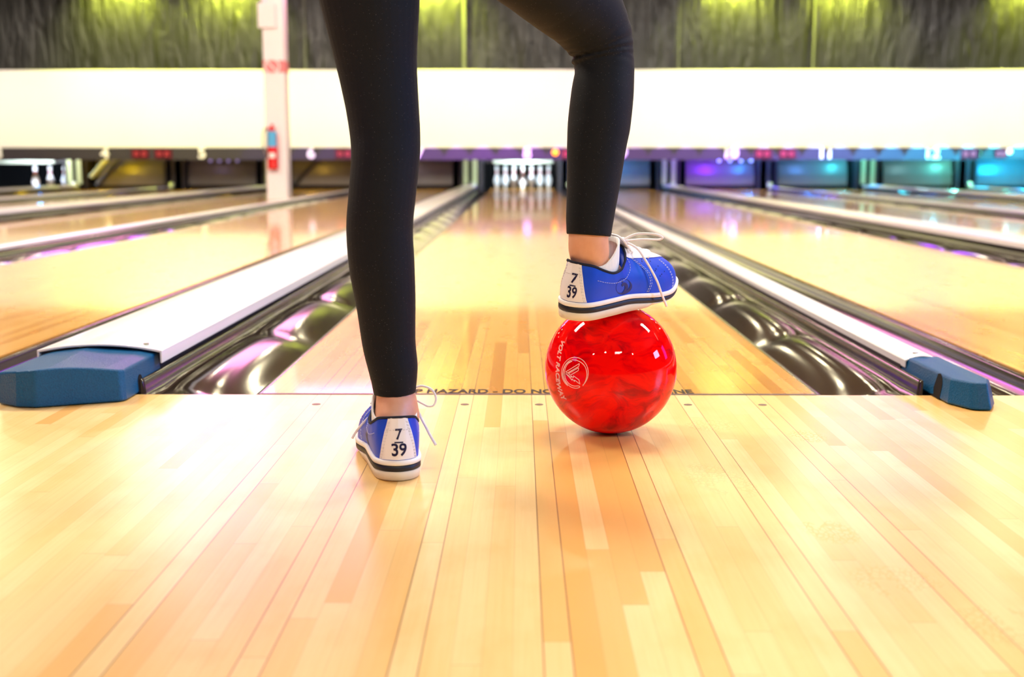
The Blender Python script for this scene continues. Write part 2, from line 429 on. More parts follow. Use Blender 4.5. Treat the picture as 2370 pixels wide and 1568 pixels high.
# ------------------------------------------------------------------ lanes, foul line
for n in range(3, 14):
    c = LC[n]
    b = box(BM(), c-LANE, c+LANE, 0.009, 19.16, -0.045, 0.0)
    o = obj('bowling_lane', b, M['lane'])
    lab = {8: 'glossy wooden bowling lane straight ahead, leading to the full rack of pins', 3: 'glossy wooden bowling lane at the far left ending under three pins',
           13: 'glossy wooden bowling lane at the far right, beyond the number 12'}.get(n, f'glossy wooden bowling lane leading to the number {n}')
    tag(o, lab, 'bowling lane', 'bowling lanes side by side')
fl = obj('foul_line', box(BM(), LC[8]-LANE, LC[8]+LANE, -0.003, 0.009, -0.04, 0.0006), M['line'])
tag(fl, 'dark foul line across the boards behind the red ball', 'foul line')
vs, es, fs = text_geo('TRIP HAZARD - DO NOT CROSS FOUL LINE', 1.0, bold=0.025)
x0, x1 = min(v.x for v in vs), max(v.x for v in vs); y0, y1 = min(v.y for v in vs), max(v.y for v in vs)
tx0, tx1 = G(907, 907).x, G(1603, 907).x
b = BM()
bv = [b.verts.new((tx0+(v.x-x0)/(x1-x0)*(tx1-tx0), 0.011+(v.y-y0)/(y1-y0)*0.041, 0.0007)) for v in vs]
for f in fs:
    try: b.faces.new([bv[i] for i in f])
    except ValueError: pass
for v in list(b.verts): pass
o = obj('lettering', b, M['ink'], [q for q in bpy.data.objects if q.get('label', '').endswith('leading to the full rack of pins')][0]); o['label'] = 'worn dark capital lettering along the foul line'

# ------------------------------------------------------------------ gutters
def divider(n):        # centre line and half width of the divider right of lane n
    wide = (n % 2 == 1)
    g = GW if wide else GN
    return LC[n]+LANE+g/2, (0.112 if wide else 0.044), wide
def gutter_bm(w):
    """black channel drawn along y from x=0 (lane edge) to x=w (divider); scalloped outer wall"""
    b = BM(); rows = []
    r = (w-0.045)/2
    ny = 180
    for k in range(ny+1):
        y = 17.68*(k/ny)**1.35
        s = abs(math.sin(math.pi*(y-0.92)/0.8))**0.25
        pr = [(0.0, -0.003), (0.014, -0.004), (0.016, -0.008), (0.020, -0.022), (0.028, -0.040), (0.040, -0.052)]
        u0, u1 = 0.050, w-0.014
        for a in range(0, 15):
            t = a/14
            hump = max(0.0, math.sin(math.pi*0.76*t**1.35))**0.8
            pr.append((u0+(u1-u0)*t, -0.056 + 0.018*t + (0.014+0.022*s)*hump))
        pr += [(w-0.010, -0.020), (w-0.007, 0.000), (w-0.005, 0.020), (w-0.002, 0.026), (w, 0.026), (w, -0.12), (0.0, -0.12)]
        rows.append([b.verts.new((x, y, z)) for x, z in pr])
    m = len(rows[0])
    for A, B in zip(rows, rows[1:]):
        for i in range(m): b.faces.new((A[i], A[(i+1) % m], B[(i+1) % m], B[i]))
    b.faces.new(rows[0]); b.faces.new(rows[-1][::-1])
    return b
gcache = {}
def gutter(n, side):
    dc, hw, wide = divider(n if side > 0 else n-1)
    w = (GW if wide else GN)/2 - hw - 0.0005
    key = (wide, side)
    if key not in gcache:
        b = gutter_bm(w)
        if side < 0: bmesh.ops.scale(b, vec=(-1, 1, 1), verts=b.verts)
        o = obj('gutter', b, M['gutter'], smooth=True, origin=(0, 0, 0)); gcache[key] = o
    else:
        o = gcache[key].copy(); C.objects.link(o)
    o.location = (LC[n]+side*(LANE+0.0003), 0.010, 0)
    s = 'right' if side > 0 else 'left'
    if n == 8: lab = f'glossy black scalloped gutter just {s} of the middle lane'
    elif n == 13: lab = 'glossy black gutter left of the last lane at the far right'
    elif n == 3: lab = 'glossy black gutter right of the first lane at the far left'
    else: lab = f'glossy black gutter on the {s} side of the lane leading to number {n}'
    tag(o, lab, 'gutter', 'black gutters beside the lanes')
for n in range(3, 14):
    if n < 13: gutter(n, 1)
    if n > 3: gutter(n, -1)

# ------------------------------------------------------------------ divider rails
for n in range(3, 13):
    dc, hw, wide = divider(n)
    root = empty('divider_rail', (dc, 0.12, 0.0))
    if n == 7: lab = 'broad white divider capping left of the middle lane, behind the large blue end cap'
    elif n == 8: lab = 'narrow white divider rail right of the middle lane, behind the small blue end cap'
    else: lab = f'{"broad white divider capping" if wide else "narrow white divider rail"} between the lanes to numbers {n} and {n+1}' if 3 < n < 12 else \
                ('broad white divider capping at the far left beside the three pins' if n == 3 else 'narrow white divider rail at the far right beyond number 12')
    tag(root, lab, 'divider rail', 'white divider rails between lanes')
    if wide: wv, zs, zc, zb, th, ys = 0.125, 0.066, 0.079, 0.040, 0.0045, 0.115
    else: wv, zs, zc, zb, th, ys = 0.036, 0.043, 0.052, 0.027, 0.0035, 0.150
    N = 14
    out = [(dc-wv, zb)] + [(dc+wv*(2*i/N-1), zs+(zc-zs)*(1-(2*i/N-1)**2)) for i in range(N+1)] + [(dc+wv, zb)]
    inn = [(dc+wv-th, zb)] + [(dc+(wv-th)*(1-2*i/N), zs-th+(zc-zs)*(1-(1-2*i/N)**2)) for i in range(N+1)] + [(dc-wv+th, zb)]
    b = BM(); extr_y(b, out+inn, ys, 17.55)
    o = obj('capping', b, M['rail'], root, smooth=False, bevel=0.0015)
    if not wide:
        b = BM()
        for q in (-0.012, 0.012): box(b, dc+q-0.0025, dc+q+0.0025, ys, ys+1.5, 0.03, zc-th+0.0005)
        obj('inner_web', b, M['rail'], root)
    # dark core under the capping, and the bracket that ends the rail at the pit
    cw = (0.112 if wide else 0.043) - 0.002
    obj('core', box(BM(), dc-cw+0.004, dc+cw-0.004, (0.155 if wide else 0.175), 17.5, -0.149, 0.030), M['kickdark'], root)
    b = BM(); lathe(b, [(0.045, 0.0), (0.05, 0.02), (0.05, 0.05), (0.03, 0.075), (0.01, 0.082)], (dc+(0.05 if wide else 0.0), 17.62, 0.045), 12)
    box(b, dc-min(wv*0.9, hw-0.004), dc+min(wv*0.9, hw-0.004), 17.555, 17.70, 0.005, 0.06)
    obj('end_bracket', b, M['metal'], root)
    b = BM()
    for y in (ys+0.03,):
        cyl(b, (dc+(0.085 if wide else -0.005), y, zc-0.008), (dc+(0.085 if wide else -0.005), y, zs+0.011 if wide else zc+0.0012), 0.006, n=12)
    obj('screw', b, M['metal'], root)

# ------------------------------------------------------------------ blue end caps
def cap(name, poly, zedge, zmid, xc, hw, lab, slot, taper):
    root = empty(name, (xc, 0.0, 0.0)); tag(root, lab, 'end cap', 'blue divider end caps')
    b = BM(); N = len(poly)
    lo = [b.verts.new((x, y, 0.0015)) for x, y in poly]
    cx = sum(p[0] for p in poly)/N; cy_ = sum(p[1] for p in poly)/N
    def top(x, y): return zedge + (zmid-zedge)*max(0, 1-((x-xc)/hw)**2)
    tp = [(xc+(x-xc)*taper, cy_+(y-cy_)*(0.5+taper/2)) for x, y in poly]
    hi = [b.verts.new((x, y, top(x, y))) for x, y in tp]
    for i in range(N): b.faces.new((lo[i], lo[(i+1) % N], hi[(i+1) % N], hi[i]))
    b.faces.new(lo[::-1])
    # crowned top as a fan of strips
    fc = b.faces.new(hi)
    o = obj('cover', b, M['capblue'], root, bevel=0.004)
    o.modifiers['bevel'].segments = 3
    sx_, sy0, sy1, sh = slot
    b = BM(); prof = [(sy0, 0.002)]
    for k in range(9): a = math.pi*(1-k/8); prof.append(((sy0+sy1)/2+(sy1-sy0)/2*math.cos(a), sh+(sy1-sy0)/2*math.sin(a)))
    prof.append((sy1, 0.002))
    vs_a = [b.verts.new((sx_(z), y, z)) for y, z in prof]; vs_b = [b.verts.new((sx_(z)-0.02*(1 if sx_(0) > xc else -1), y, z)) for y, z in prof]
    b.faces.new(vs_a); b.faces.new(vs_b[::-1])
    for i in range(len(prof)): j = (i+1) % len(prof); b.faces.new((vs_a[i], vs_a[j], vs_b[j], vs_b[i]))
    s = obj('slot', b, M['black'], root); s['label'] = 'black arched slot in its side'
    return root
def arcx(x0, x1, y0, y1, n=8): return [(x0+(x1-x0)*i/n, y0+(y1-y0)*i/n) for i in range(n+1)]
dcL = divider(7)[0]
polyL = arcx(dcL-0.112, dcL+0.112, 0.150, 0.150) + [(dcL+0.112, -0.066)] + arcx(dcL+0.106, -0.868, -0.078, -0.137, 6) + arcx(-0.905, dcL-0.112, -0.131, -0.100, 2)
cap('end_cap', polyL, 0.058, 0.071, dcL, 0.112, 'large blue speckled end cap on the broad divider at left', (lambda z: dcL+0.1127-0.054*z, 0.003, 0.030, 0.022), 0.972)
dcR = divider(8)[0]
polyR = [(dcR-0.038, 0.185), (dcR-0.02, 0.185), (dcR, 0.185), (dcR+0.02, 0.185), (dcR+0.046, 0.185), (dcR+0.050, -0.098)] + [(0.834, -0.149), (0.812, -0.147), (0.800, -0.142)] + [(0.777, -0.088)]
cap('end_cap', polyR, 0.045, 0.049, dcR+0.008, 0.043, 'small blue speckled end cap on the narrow divider at right', (lambda z: 0.7752+0.187*z, -0.048, 0.000, 0.022), 0.80)

# ------------------------------------------------------------------ masking board, fascia, numbers, displays
mk = obj('masking_board', box(BM(), -11.9, 12.4, YF, YF+0.05, 0.668, 1.868), M['mask'], bevel=0.01)
tag(mk, 'long white masking board above the pins', 'masking board')
xe = P(2262, 352, YF-0.03).x
bm_ = obj('fascia_beam', box(BM(), -11.5, xe, YF-0.03, YF+0.05, 0.483, 0.667), M['beam'])
tag(bm_, 'long dark violet fascia beam carrying the lane numbers', 'fascia beam')
xe2 = P(2312, 352, YF-0.03).x
bm2 = obj('fascia_beam', box(BM(), xe2, 11.8, YF-0.03, YF+0.05, 0.500, 0.667), M['beam'])
tag(bm2, 'short teal-lit fascia beam at the far right end', 'fascia beam')
pl = obj('hanger_post', box(BM(), P(2272, 350, YF).x, P(2300, 350, YF).x, YF+0.0, YF+0.05, 0.50, 0.667), M['arm'])
tag(pl, 'dark hanger post in the gap between the two fascia beams', 'post')
b = BM(); cyl(b, P(2336, 350, YF-0.03), P(2336, 350, YF-0.05), 0.045, n=16)
tag(obj('marker_lamp', b, M['whitelamp']), 'small white lit lamp on the short fascia at far right', 'lamp')
for n, px in ((3, -4), (4, 242), (5, 467), (6, 720), (7, 972), (8, 1220), (9, 1443), (10, 1694), (11, 1911), (12, 2160)):
    vs, es, fs = text_geo(str(n), 0.25, extrude=0.010, bold=0.008)
    x0, x1 = min(v.x for v in vs), max(v.x for v in vs); y0, y1 = min(v.y for v in vs), max(v.y for v in vs)
    c = P(px, 355, YF-0.045); b = BM()
    bv = [b.verts.new((c.x+(v.x-(x0+x1)/2)*1.0, YF-0.0375-v.z, 0.50+(v.y-y0)/(y1-y0)*0.175)) for v in vs]
    for f in fs:
        try: b.faces.new([bv[i] for i in f])
        except ValueError: pass
    tag(obj('lane_number', b, M['number']), {3: 'white number 3, cut off at the left edge of the picture', 7: 'white number 7, half hidden behind the left leg',
        9: 'white number 9, mostly hidden behind the right leg'}.get(n, f'white number {n} on the dark fascia'), 'lane number', 'lane numbers on the fascia')
disp = [(325, 'left of the pair between numbers 4 and 5'), (378, 'right of the pair between numbers 4 and 5'), (796, 'beside the left leg near number 6'),
        (1318, 'next to the orange lamp beside the right leg'), (1766, 'left of the pair between numbers 10 and 11'), (1822, 'right of the pair between numbers 10 and 11'),
        (2243, 'just right of number 12'), (2316, 'on the short fascia at the far right')]
for px, where in disp:
    c = P(px, 354, YF-0.03); w_ = 0.135 if px < 2300 else 0.09
    root = empty('score_display', (c.x, YF-0.03, 0.50)); tag(root, f'dark red score display {where}', 'display', 'red displays on the fascia')
    obj('window', box(BM(), c.x-w_, c.x+w_, YF-0.048, YF-0.0305, 0.505, 0.655), M['display'], root)
    for q in (-0.06, 0.06):
        b = BM(); x = c.x+q*(w_/0.135)
        for (u0, u1, v0, v1) in ((-.028, .028, .088, .1), (-.028, .028, .038, .05), (-.028, -.016, .04, .098), (.016, .028, .04, .098)):
            box(b, x+u0, x+u1, YF-0.052, YF-0.0485, 0.505+v0, 0.505+v1)
        obj('digit', b, M['digit'], root)
b = BM(); c = P(1285, 353, YF-0.03); lathe(b, [(0.046, -0.024), (0.048, 0.0), (0.04, 0.02), (0.02, 0.032), (0.004, 0.036)], (0, 0, 0), 20)
bmesh.ops.rotate(b, verts=b.verts, cent=(0, 0, 0), matrix=Matrix.Rotation(math.pi/2, 3, 'X')); bmesh.ops.translate(b, verts=b.verts, vec=c+Vector((0, -0.022, 0)))
tag(obj('indicator_lamp', b, M['orange'], smooth=True), 'round orange lamp lit on the fascia above the pins', 'lamp')

# ------------------------------------------------------------------ pit: kickbacks, sweeps, bars, pins
for n in range(3, 13):
    dc, hw, wide = divider(n)
    root = empty('kickback', (dc, 17.75, 0))
    lab = {7: 'pair of pale upright kickback boards left of the full rack of pins', 3: 'pale kickback boards right of the three pins at far left',
           8: 'dark upright kickback board right of the full rack, behind the right leg'}.get(n, f'{"pale paired" if wide else "dark single"} upright kickback board between lanes {n} and {n+1}')
    tag(root, lab, 'kickback board', 'kickback boards between the pin decks')
    if wide:
        for q in (-0.075, 0.075):
            s = -0.12 if q < 0 else 0.12
            obj('edge_strip', box(BM(), dc+q-0.04, dc+q+0.04, 17.74, 17.76, 0.062 if False else 0.085, 0.66), M['kick'], root)
            obj('side_board', box(BM(), dc+q*2.2-0.02, dc+q*2.2+0.02, 17.78, 20.2, -0.12, 0.70), M['kickdark'], root)
    else:
        obj('edge_strip', box(BM(), dc-0.03, dc+0.03, 17.74, 17.76, 0.085, 0.66), M['beam'], root)
        for q in (-0.15, 0.15):
            obj('side_board', box(BM(), dc+q-0.02, dc+q+0.02, 17.78, 20.2, -0.12, 0.70), M['kickdark'], root)
sw_lab = {4: 'lit olive', 5: 'grey violet', 6: 'dull olive brown', 7: 'mauve', 9: 'blue-lit', 10: 'violet and blue lit', 11: 'violet to cyan lit', 12: 'teal lit', 13: 'bright blue lit'}
for n in (4, 5, 6, 7, 9, 10, 11, 12, 13):
    c = LC[n]
    root = empty('sweep_board', (c, 17.95, 0.0)); tag(root, f'{sw_lab[n]} sweep board lowered across the deck of lane {n}', 'sweep board', 'sweep boards lowered on empty decks')
    b = BM(); prof = [(17.90, 0.062), (17.895, 0.10), (17.91, 0.25), (17.95, 0.40), (18.02, 0.53), (18.05, 0.53), (17.98, 0.38), (17.94, 0.25), (17.93, 0.062)]
    va = [b.verts.new((c-0.57, y, z)) for y, z in prof]; vb = [b.verts.new((c+0.57, y, z)) for y, z in prof]
    b.faces.new(va[::-1]); b.faces.new(vb)
    for i in range(len(prof)): j = (i+1) % len(prof); b.faces.new((va[i], va[j], vb[j], vb[i]))
    obj('board', b, M['sweep'], root, smooth=False)
    obj('skirt', box(BM(), c-0.56, c+0.56, 17.905, 17.925, 0.001, 0.0615), M['black'], root)  # added black strip standing in for the shaded gap below the board
    if n in (4, 6):
        b = BM(); tube(b, [(c-0.54, 17.84, 0.06), (c-0.12, 17.86, 0.52)], 0.035, 8); obj('sweep_arm', b, M['arm'], root)
        if n == 4:
            b = BM(); tube(b, [(c-0.62, 17.81, 0.20), (c-0.34, 17.81, 0.50)], 0.04, 8); obj('sweep_arm', b, M['kick'], root)
    if n in (5, 10):
        for q in ((-0.17, -0.02, 0.13, 0.28) if n == 5 else (-0.03, 0.15, 0.33, 0.50)):
            b = BM(); bmesh.ops.create_uvsphere(b, u_segments=12, v_segments=8, radius=0.028); bmesh.ops.translate(b, verts=b.verts, vec=(c+q, 17.84, 0.47))
            obj('bulb', b, M['bulb'] if n == 10 else M['bulbdim'], root, smooth=True)  # glowing spheres in place of reflections on the sweep's bolts
for n in (3, 8):
    c = LC[n]
    rt = empty('pin_table_bar', (c, 17.88, 0.425))
    tag(rt, 'grey green bar above the full rack of pins' if n == 8 else 'grey bar above the three pins at far left', 'bar', 'pin table bars')
    obj('bar', box(BM(), c-0.50, c+0.50, 17.85, 17.92, 0.425, 0.475), M['metal'], rt)
    lw, rw_ = (LANE+GW/2-0.185, LANE+GN/2-0.17) if n == 8 else (LANE+GN/2-0.17, LANE+GW/2-0.185)
    b = BM(); cyl(b, (c-lw-0.006, 17.885, 0.45), (c+rw_+0.006, 17.885, 0.45), 0.012, n=10); obj('support_rod', b, M['arm'], rt)
PIN = [(0.0257, 0), (0.0286, 0.012), (0.037, 0.035), (0.0497, 0.075), (0.0574, 0.1), (0.0605, 0.115), (0.0590, 0.137), (0.053, 0.165), (0.0435, 0.195), (0.0325, 0.222), (0.0255, 0.245), (0.0228, 0.262),
       (0.0236, 0.284), (0.0270, 0.306), (0.0312, 0.328), (0.0323, 0.343), (0.0300, 0.362), (0.0235, 0.374), (0.012, 0.380), (0.002, 0.381)]
proto = None
POS = {1: (0, 0), 2: (-1, 1), 3: (1, 1), 4: (-2, 2), 6: (2, 2), 7: (-3, 3), 10: (3, 3)}
names8 = {1: 'head pin at the front centre of the rack ahead', 2: 'pin just left of the head pin in the rack ahead', 3: 'pin just right of the head pin in the rack ahead',
          4: 'second pin from the left in the rack ahead', 6: 'second pin from the right in the rack ahead', 7: 'leftmost pin of the rack ahead', 10: 'rightmost pin of the rack ahead'}
names3 = {1: 'leftmost and nearest of the three bright pins at far left', 3: 'middle one of the three bright pins at far left', 6: 'rightmost of the three bright pins at far left'}
for n, names in ((8, names8), (3, names3)):
    for k, lab in names.items():
        loc = Vector((LC[n]+POS[k][0]*0.1524, 18.29+POS[k][1]*0.264, 0.0))
        if proto is None:
            proto = empty('bowling_pin', loc)
            obj('pin_body', lathe(BM(), PIN, loc, 24), M['pin'], proto, smooth=True)
            for z in (0.252, 0.280):
                b = BM(); rr = lerp_tab([(q, p) for p, q in PIN], z)
                lathe(b, [(rr*0.98, z-0.008), (rr+0.0016, z-0.007), (rr+0.0016, z+0.007), (rr*0.98, z+0.008)], loc, 24)
                obj('neck_stripe', b, M['pinred'], proto, smooth=True)
            o = proto
        else:
            o = copy_tree(proto); o.location = loc
        tag(o, 'white red-necked bowling pin, ' + lab, 'bowling pin', 'pins standing on the pin decks')

# ------------------------------------------------------------------ column with extinguisher
base = G(641, 463, 0.06)
cx, cy_ = (P(617, 462, 12.14).x+P(665, 462, 12.14).x)/2, 12.3
cw = 0.125
zc = lambda py: P(641, py, cy_-cw).z
dc6 = divider(6)[0]
col = empty('column', (cx, cy_, 0.0)); tag(col, 'white square column standing on the divider with a faded red band', 'column')
obj('post', box(BM(), cx-cw, cx+cw, cy_-cw, cy_+cw, -0.149, 3.69), M['column'], col, bevel=0.01)
bd = obj('warning_band', box(BM(), cx-cw-0.002, cx+cw+0.002, cy_-cw-0.002, cy_+cw+0.002, zc(168), zc(140)), M['redband'], col)
b = BM(); cc = Vector((cx-0.02, cy_-cw-0.006, zc(154)))
tube(b, [cc+Vector((0.085*math.cos(a), 0, 0.085*math.sin(a))) for a in [2*math.pi*i/24 for i in range(24)]], 0.010, 6, closed=True)
tube(b, [cc+Vector((-0.06, 0, 0.06)), cc+Vector((0.06, 0, -0.06))], 0.010, 6)
o = obj('prohibition_sign', b, M['white'], bd)
jb = empty('junction_box', (cx-0.05, cy_-cw, zc(66))); tag(jb, 'white junction box high on the front of the column', 'junction box')
obj('cover', box(BM(), cx-cw-0.035, cx+0.045, cy_-cw-0.075, cy_-cw-0.001, zc(66), zc(8)), M['column'], jb, bevel=0.008)
obj('conduit', cyl(BM(), (cx-0.04, cy_-cw-0.03, zc(8)), (cx-0.04, cy_-cw-0.03, 3.69), 0.03), M['column'], jb)
ex = P(634, 392, cy_-cw-0.08); r_ = 0.062
z0, z1 = ex.z, P(630, 304, cy_-cw-0.08).z
fx = P(631, 350, cy_-cw-0.08).x; fy = cy_-cw-0.075
fe = empty('fire_extinguisher', (fx, fy, z0)); tag(fe, 'red fire extinguisher with a pale blue label hung on the column', 'fire extinguisher')
hh = z1-z0
obj('cylinder', lathe(BM(), [(r_*0.9, 0), (r_, 0.015), (r_, hh*0.86), (r_*0.85, hh*0.94), (r_*0.4, hh), (0.02, hh+0.02)], (fx, fy, z0), 24), M['red'], fe, smooth=True)
def wrap(za, zb, m, nm, a0=-2.6, a1=-0.5):
    b = BM(); A = []; B = []
    for i in range(17):
        a = a0+(a1-a0)*i/16
        A.append(b.verts.new((fx+(r_+0.0015)*math.cos(a), fy+(r_+0.0015)*math.sin(a), za))); B.append(b.verts.new((fx+(r_+0.0015)*math.cos(a), fy+(r_+0.0015)*math.sin(a), zb)))
    for i in range(16): b.faces.new((A[i], A[i+1], B[i+1], B[i]))
    return obj(nm, b, m, fe, smooth=True)
zz = lambda py: P(634, py, fy-r_).z
wrap(zz(340), zz(304), M['bluelabel'], 'instruction_label')
wrap(zz(366), zz(354), M['white'], 'inspection_label', -2.3, -0.9)
b = BM(); box(b, fx-0.05, fx+0.03, fy-0.02, fy+0.02, z1+0.015, z1+0.045); box(b, fx-0.02, fx+0.02, fy-0.018, fy+0.018, z1-0.01, z1+0.02); tube(b, [(fx-0.01, fy, z1+0.045), (fx+0.01, fy, z1+0.085)], 0.014)
obj('valve_handle', b, M['red'], fe)
b = BM(); tube(b, smooth_path([(fx-0.04, fy, z1+0.03), (fx-0.09, fy, z1+0.02), (fx-0.115, fy, z1-0.08), (fx-0.105, fy, z1-0.2), (fx-0.075, fy, z1-0.30)]), 0.010)
obj('hose', b, M['hose'], fe, smooth=True)
b = BM(); box(b, fx-r_-0.012, fx-r_+0.01, fy-0.02, cy_-cw-0.001, zz(366), zz(346)); obj('bracket', b, M['arm'], fe)

# ------------------------------------------------------------------ the ball
BR = 0.1065
bc = G(1413, 852, BR)
ball = empty('bowling_ball', (bc.x, bc.y, 0.0)); tag(ball, 'glossy red swirled bowling ball held under the right shoe', 'bowling ball')
b = BM(); bmesh.ops.create_icosphere(b, subdivisions=6, radius=BR)
bmesh.ops.translate(b, verts=b.verts, vec=bc)
obj('ball_shell', b, M['ball'], ball, smooth=True, origin=bc)
def on_ball(x, y, lift=0.0002):
    r = ray(x, y).normalized(); oc = CAM-bc; bb = r.dot(oc); cc_ = oc.dot(oc)-BR*BR
    t = -bb-math.sqrt(max(0, bb*bb-cc_)); p = CAM+r*t
    return bc+(p-bc).normalized()*(BR+lift)
ZS = 1307/150
def zp(x, y): return (1270+x/ZS, 760+y/ZS)
b = BM()
def eline(pts, closed=False, sub=3, smooth=True, r=0.00055):
    q = smooth_path([Vector((x, y, 0)) for x, y in pts], sub, closed) if smooth else []
    if not smooth:
        L = pts+[pts[0]] if closed else pts
        for (xa, ya), (xb, yb) in zip(L, L[1:]):
            for k in range(4): q.append(Vector((xa+(xb-xa)*k/4, ya+(yb-ya)*k/4, 0)))
        q.append(Vector((*L[-1], 0)))
        closed = False
    tube(b, [on_ball(*zp(p.x, p.y)) for p in q], r, 5, closed)
def ell(cx, cy, rx, ry, a0, a1, n=40): return [(cx+rx*math.cos(R(a0+(a1-a0)*i/n)), cy+ry*math.sin(R(a0+(a1-a0)*i/n))) for i in range(n+1)]
eline(ell(530, 900, 268, 310, 122, 414), sub=1)
eline([(690, 1165), (745, 1060), (772, 930), (735, 780), (640, 685), (510, 640), (400, 670), (320, 770), (285, 900), (295, 1010), (385, 1165)])
eline([(475, 668), (400, 710), (345, 790), (325, 890), (340, 1010), (400, 1110), (500, 1165), (600, 1165), (626, 1190), (550, 1212), (440, 1180), (350, 1085), (303, 960), (303, 850), (345, 745), (415, 685)], closed=True)
eline([(350, 880), (622, 712), (608, 772), (378, 908)], True, smooth=False)
eline([(402, 915), (605, 797), (600, 855), (437, 952)], True, smooth=False)
eline([(350, 918), (460, 1000), (450, 962), (500, 1003), (495, 960), (612, 1045), (632, 1130), (520, 1045), (525, 1078), (470, 1020), (475, 1055)], True, smooth=False)
o = obj('emblem', b, M['ballmark'], ball); o['label'] = 'pale outlined emblem with a lightning bolt in a broken ring'
b = BM()
basel = [(262, 250), (225, 330), (200, 420), (180, 520), (163, 640), (150, 750), (145, 870), (148, 990), (158, 1090), (175, 1190), (205, 1290), (250, 1400), (300, 1475)]
bp = smooth_path([Vector((x, y, 0)) for x, y in basel], 12)
word = 'VOLT RACEWAY'
lens = [0]
for a, c_ in zip(bp, bp[1:]): lens.append(lens[-1]+(c_-a).length)
vs, es, fs = text_geo(word, 1.0, outline=True, shear=0.3)
x0, x1 = min(v.x for v in vs), max(v.x for v in vs); y0, y1 = min(v.y for v in vs), max(v.y for v in vs)
def along(s):
    s = max(0, min(lens[-1]-1e-4, s))
    for i in range(len(lens)-1):
        if lens[i+1] >= s:
            t = (s-lens[i])/(lens[i+1]-lens[i]); d = (bp[i+1]-bp[i]).normalized(); return bp[i].lerp(bp[i+1], t), d
mp = []
for v in vs:
    p, d = along((v.x-x0)/(x1-x0)*lens[-1]); nrm = Vector((-d.y, d.x, 0))*-1
    q = p+nrm*((v.y-y0)/(y1-y0)*72); mp.append(on_ball(*zp(q.x, q.y)))
for a, c_ in es: tube(b, [mp[a], mp[c_]], 0.00042, 4)
o = obj('lettering', b, M['ballmark'], ball); o['label'] = 'pale outlined lettering curving down the left of the ball'

# ------------------------------------------------------------------ the person
PY = Vector((-0.10, -0.50, 0.0))
person = empty('person', PY, 'person in black leggings and blue bowling shoes, one foot on the red ball', 'person')

# shoe surface, in shoe coordinates: heel back at y=0, toe at y=0.275, outer side +x, ground z=0
LEN = 0.275
MED = [(0, 0), (.004, .014), (.012, .024), (.03, .0325), (.07, .0345), (.11, .0335), (.15, .038), (.19, .0465), (.215, .048), (.24, .042), (.258, .031), (.270, .016), (.275, .003)]
LAT = [(0, 0), (.004, .014), (.012, .024), (.03, .0325), (.07, .036), (.11, .038), (.15, .043), (.19, .0465), (.215, .0445), (.24, .036), (.258, .025), (.270, .011), (.275, -.003)]
loop = smooth_path([Vector((x, y, 0)) for y, x in LAT] + [Vector((-x, y, 0)) for y, x in MED[-2:0:-1]], 10, True)
acc = [0.0]
for a, c_ in zip(loop, loop[1:]+loop[:1]): acc.append(acc[-1]+(c_-a).length)
PER = acc[-1]
def outl(s):                     # s in [0,1): 0 = heel centre, ~0.5 = toe, outer side first
    L = (s % 1.0)*PER
    lo, hi = 0, len(loop)
    while hi-lo > 1:
        m_ = (lo+hi)//2
        if acc[m_] <= L: lo = m_
        else: hi = m_
    a, c_ = loop[lo], loop[(lo+1) % len(loop)]; t = (L-acc[lo])/max(1e-9, acc[lo+1]-acc[lo])
    return a.lerp(c_, t)
def onorm(s):
    d = outl(s+0.004)-outl(s-0.004); return Vector((d.y, -d.x, 0)).normalized()
def spring(y): return 0.012*sstep(0.20, 0.285, y)**1.3
def zb1(y): return 0.0135-0.0075*sstep(0.10, 0.19, y)+spring(y)         # top of cream
def zb2(y): return zb1(y)+0.0085-0.003*sstep(0.15, 0.27, y)             # top of black
def zb3(y): return zb2(y)+0.0075                                         # top of white welt
def zbot(y): return 0.0030*sstep(0.150, 0.165, y)+spring(y)
RW = [(.012, 0), (.0135, .009), (.018, .0165), (.03, .0255), (.05, .0315), (.07, .0345), (.09, .0335), (.105, .0275), (.115, .019), (.122, .009), (.125, 0)]
RZ = [(.012, .088), (.03, .084), (.05, .075), (.07, .069), (.09, .072), (.11, .086), (.125, .099)]
RZs = smooth_path([Vector((a, c_, 0)) for a, c_ in RZ], 8)
def rz(y): return lerp_tab([(v.x, v.y) for v in RZs], y)
def rim(s):
    o = outl(s); q = min(1, max(0, o.y/LEN)); g = 1-(1-q)**2.2
    yr = .012+.113*g; return Vector((math.copysign(lerp_tab(RW, yr), o.x), yr, rz(yr)))
def surf(s, t, lift=0.0):
    o = outl(s); on = onorm(s); P0 = o-on*0.0030; P0.z = zb3(o.y)-0.001
    P3 = rim(s); d = Vector((P3.x-P0.x, P3.y-P0.y, 0)).length; w = sstep(0.022, 0.075, d)
    Hh = P3.z-P0.z
    P1 = P0+Vector((0, 0, Hh*0.45*(1-w)+0.036*w))+on*(0.0025*(1-w)+0.002*w)
    P2s = P3-Vector((0, 0, Hh*0.35))+on*0.004
    P2t = P3+(Vector((P0.x, P0.y, P3.z))-P3)*0.42+Vector((0, 0, -0.020))
    P2 = P2s.lerp(P2t, w)
    u = 1-t; p = P0*u**3+P1*3*u*u*t+P2*3*u*t*t+P3*t**3
    if lift:
        e = 1e-3; t2 = min(t, 1-2e-3)
        du = surf(s+e, t2)-surf(s-e, t2); dv = surf(s, t2+e)-surf(s, t2-e); nn = du.cross(dv)
        if nn.length > 1e-12: p = p+nn.normalized()*lift
    return p
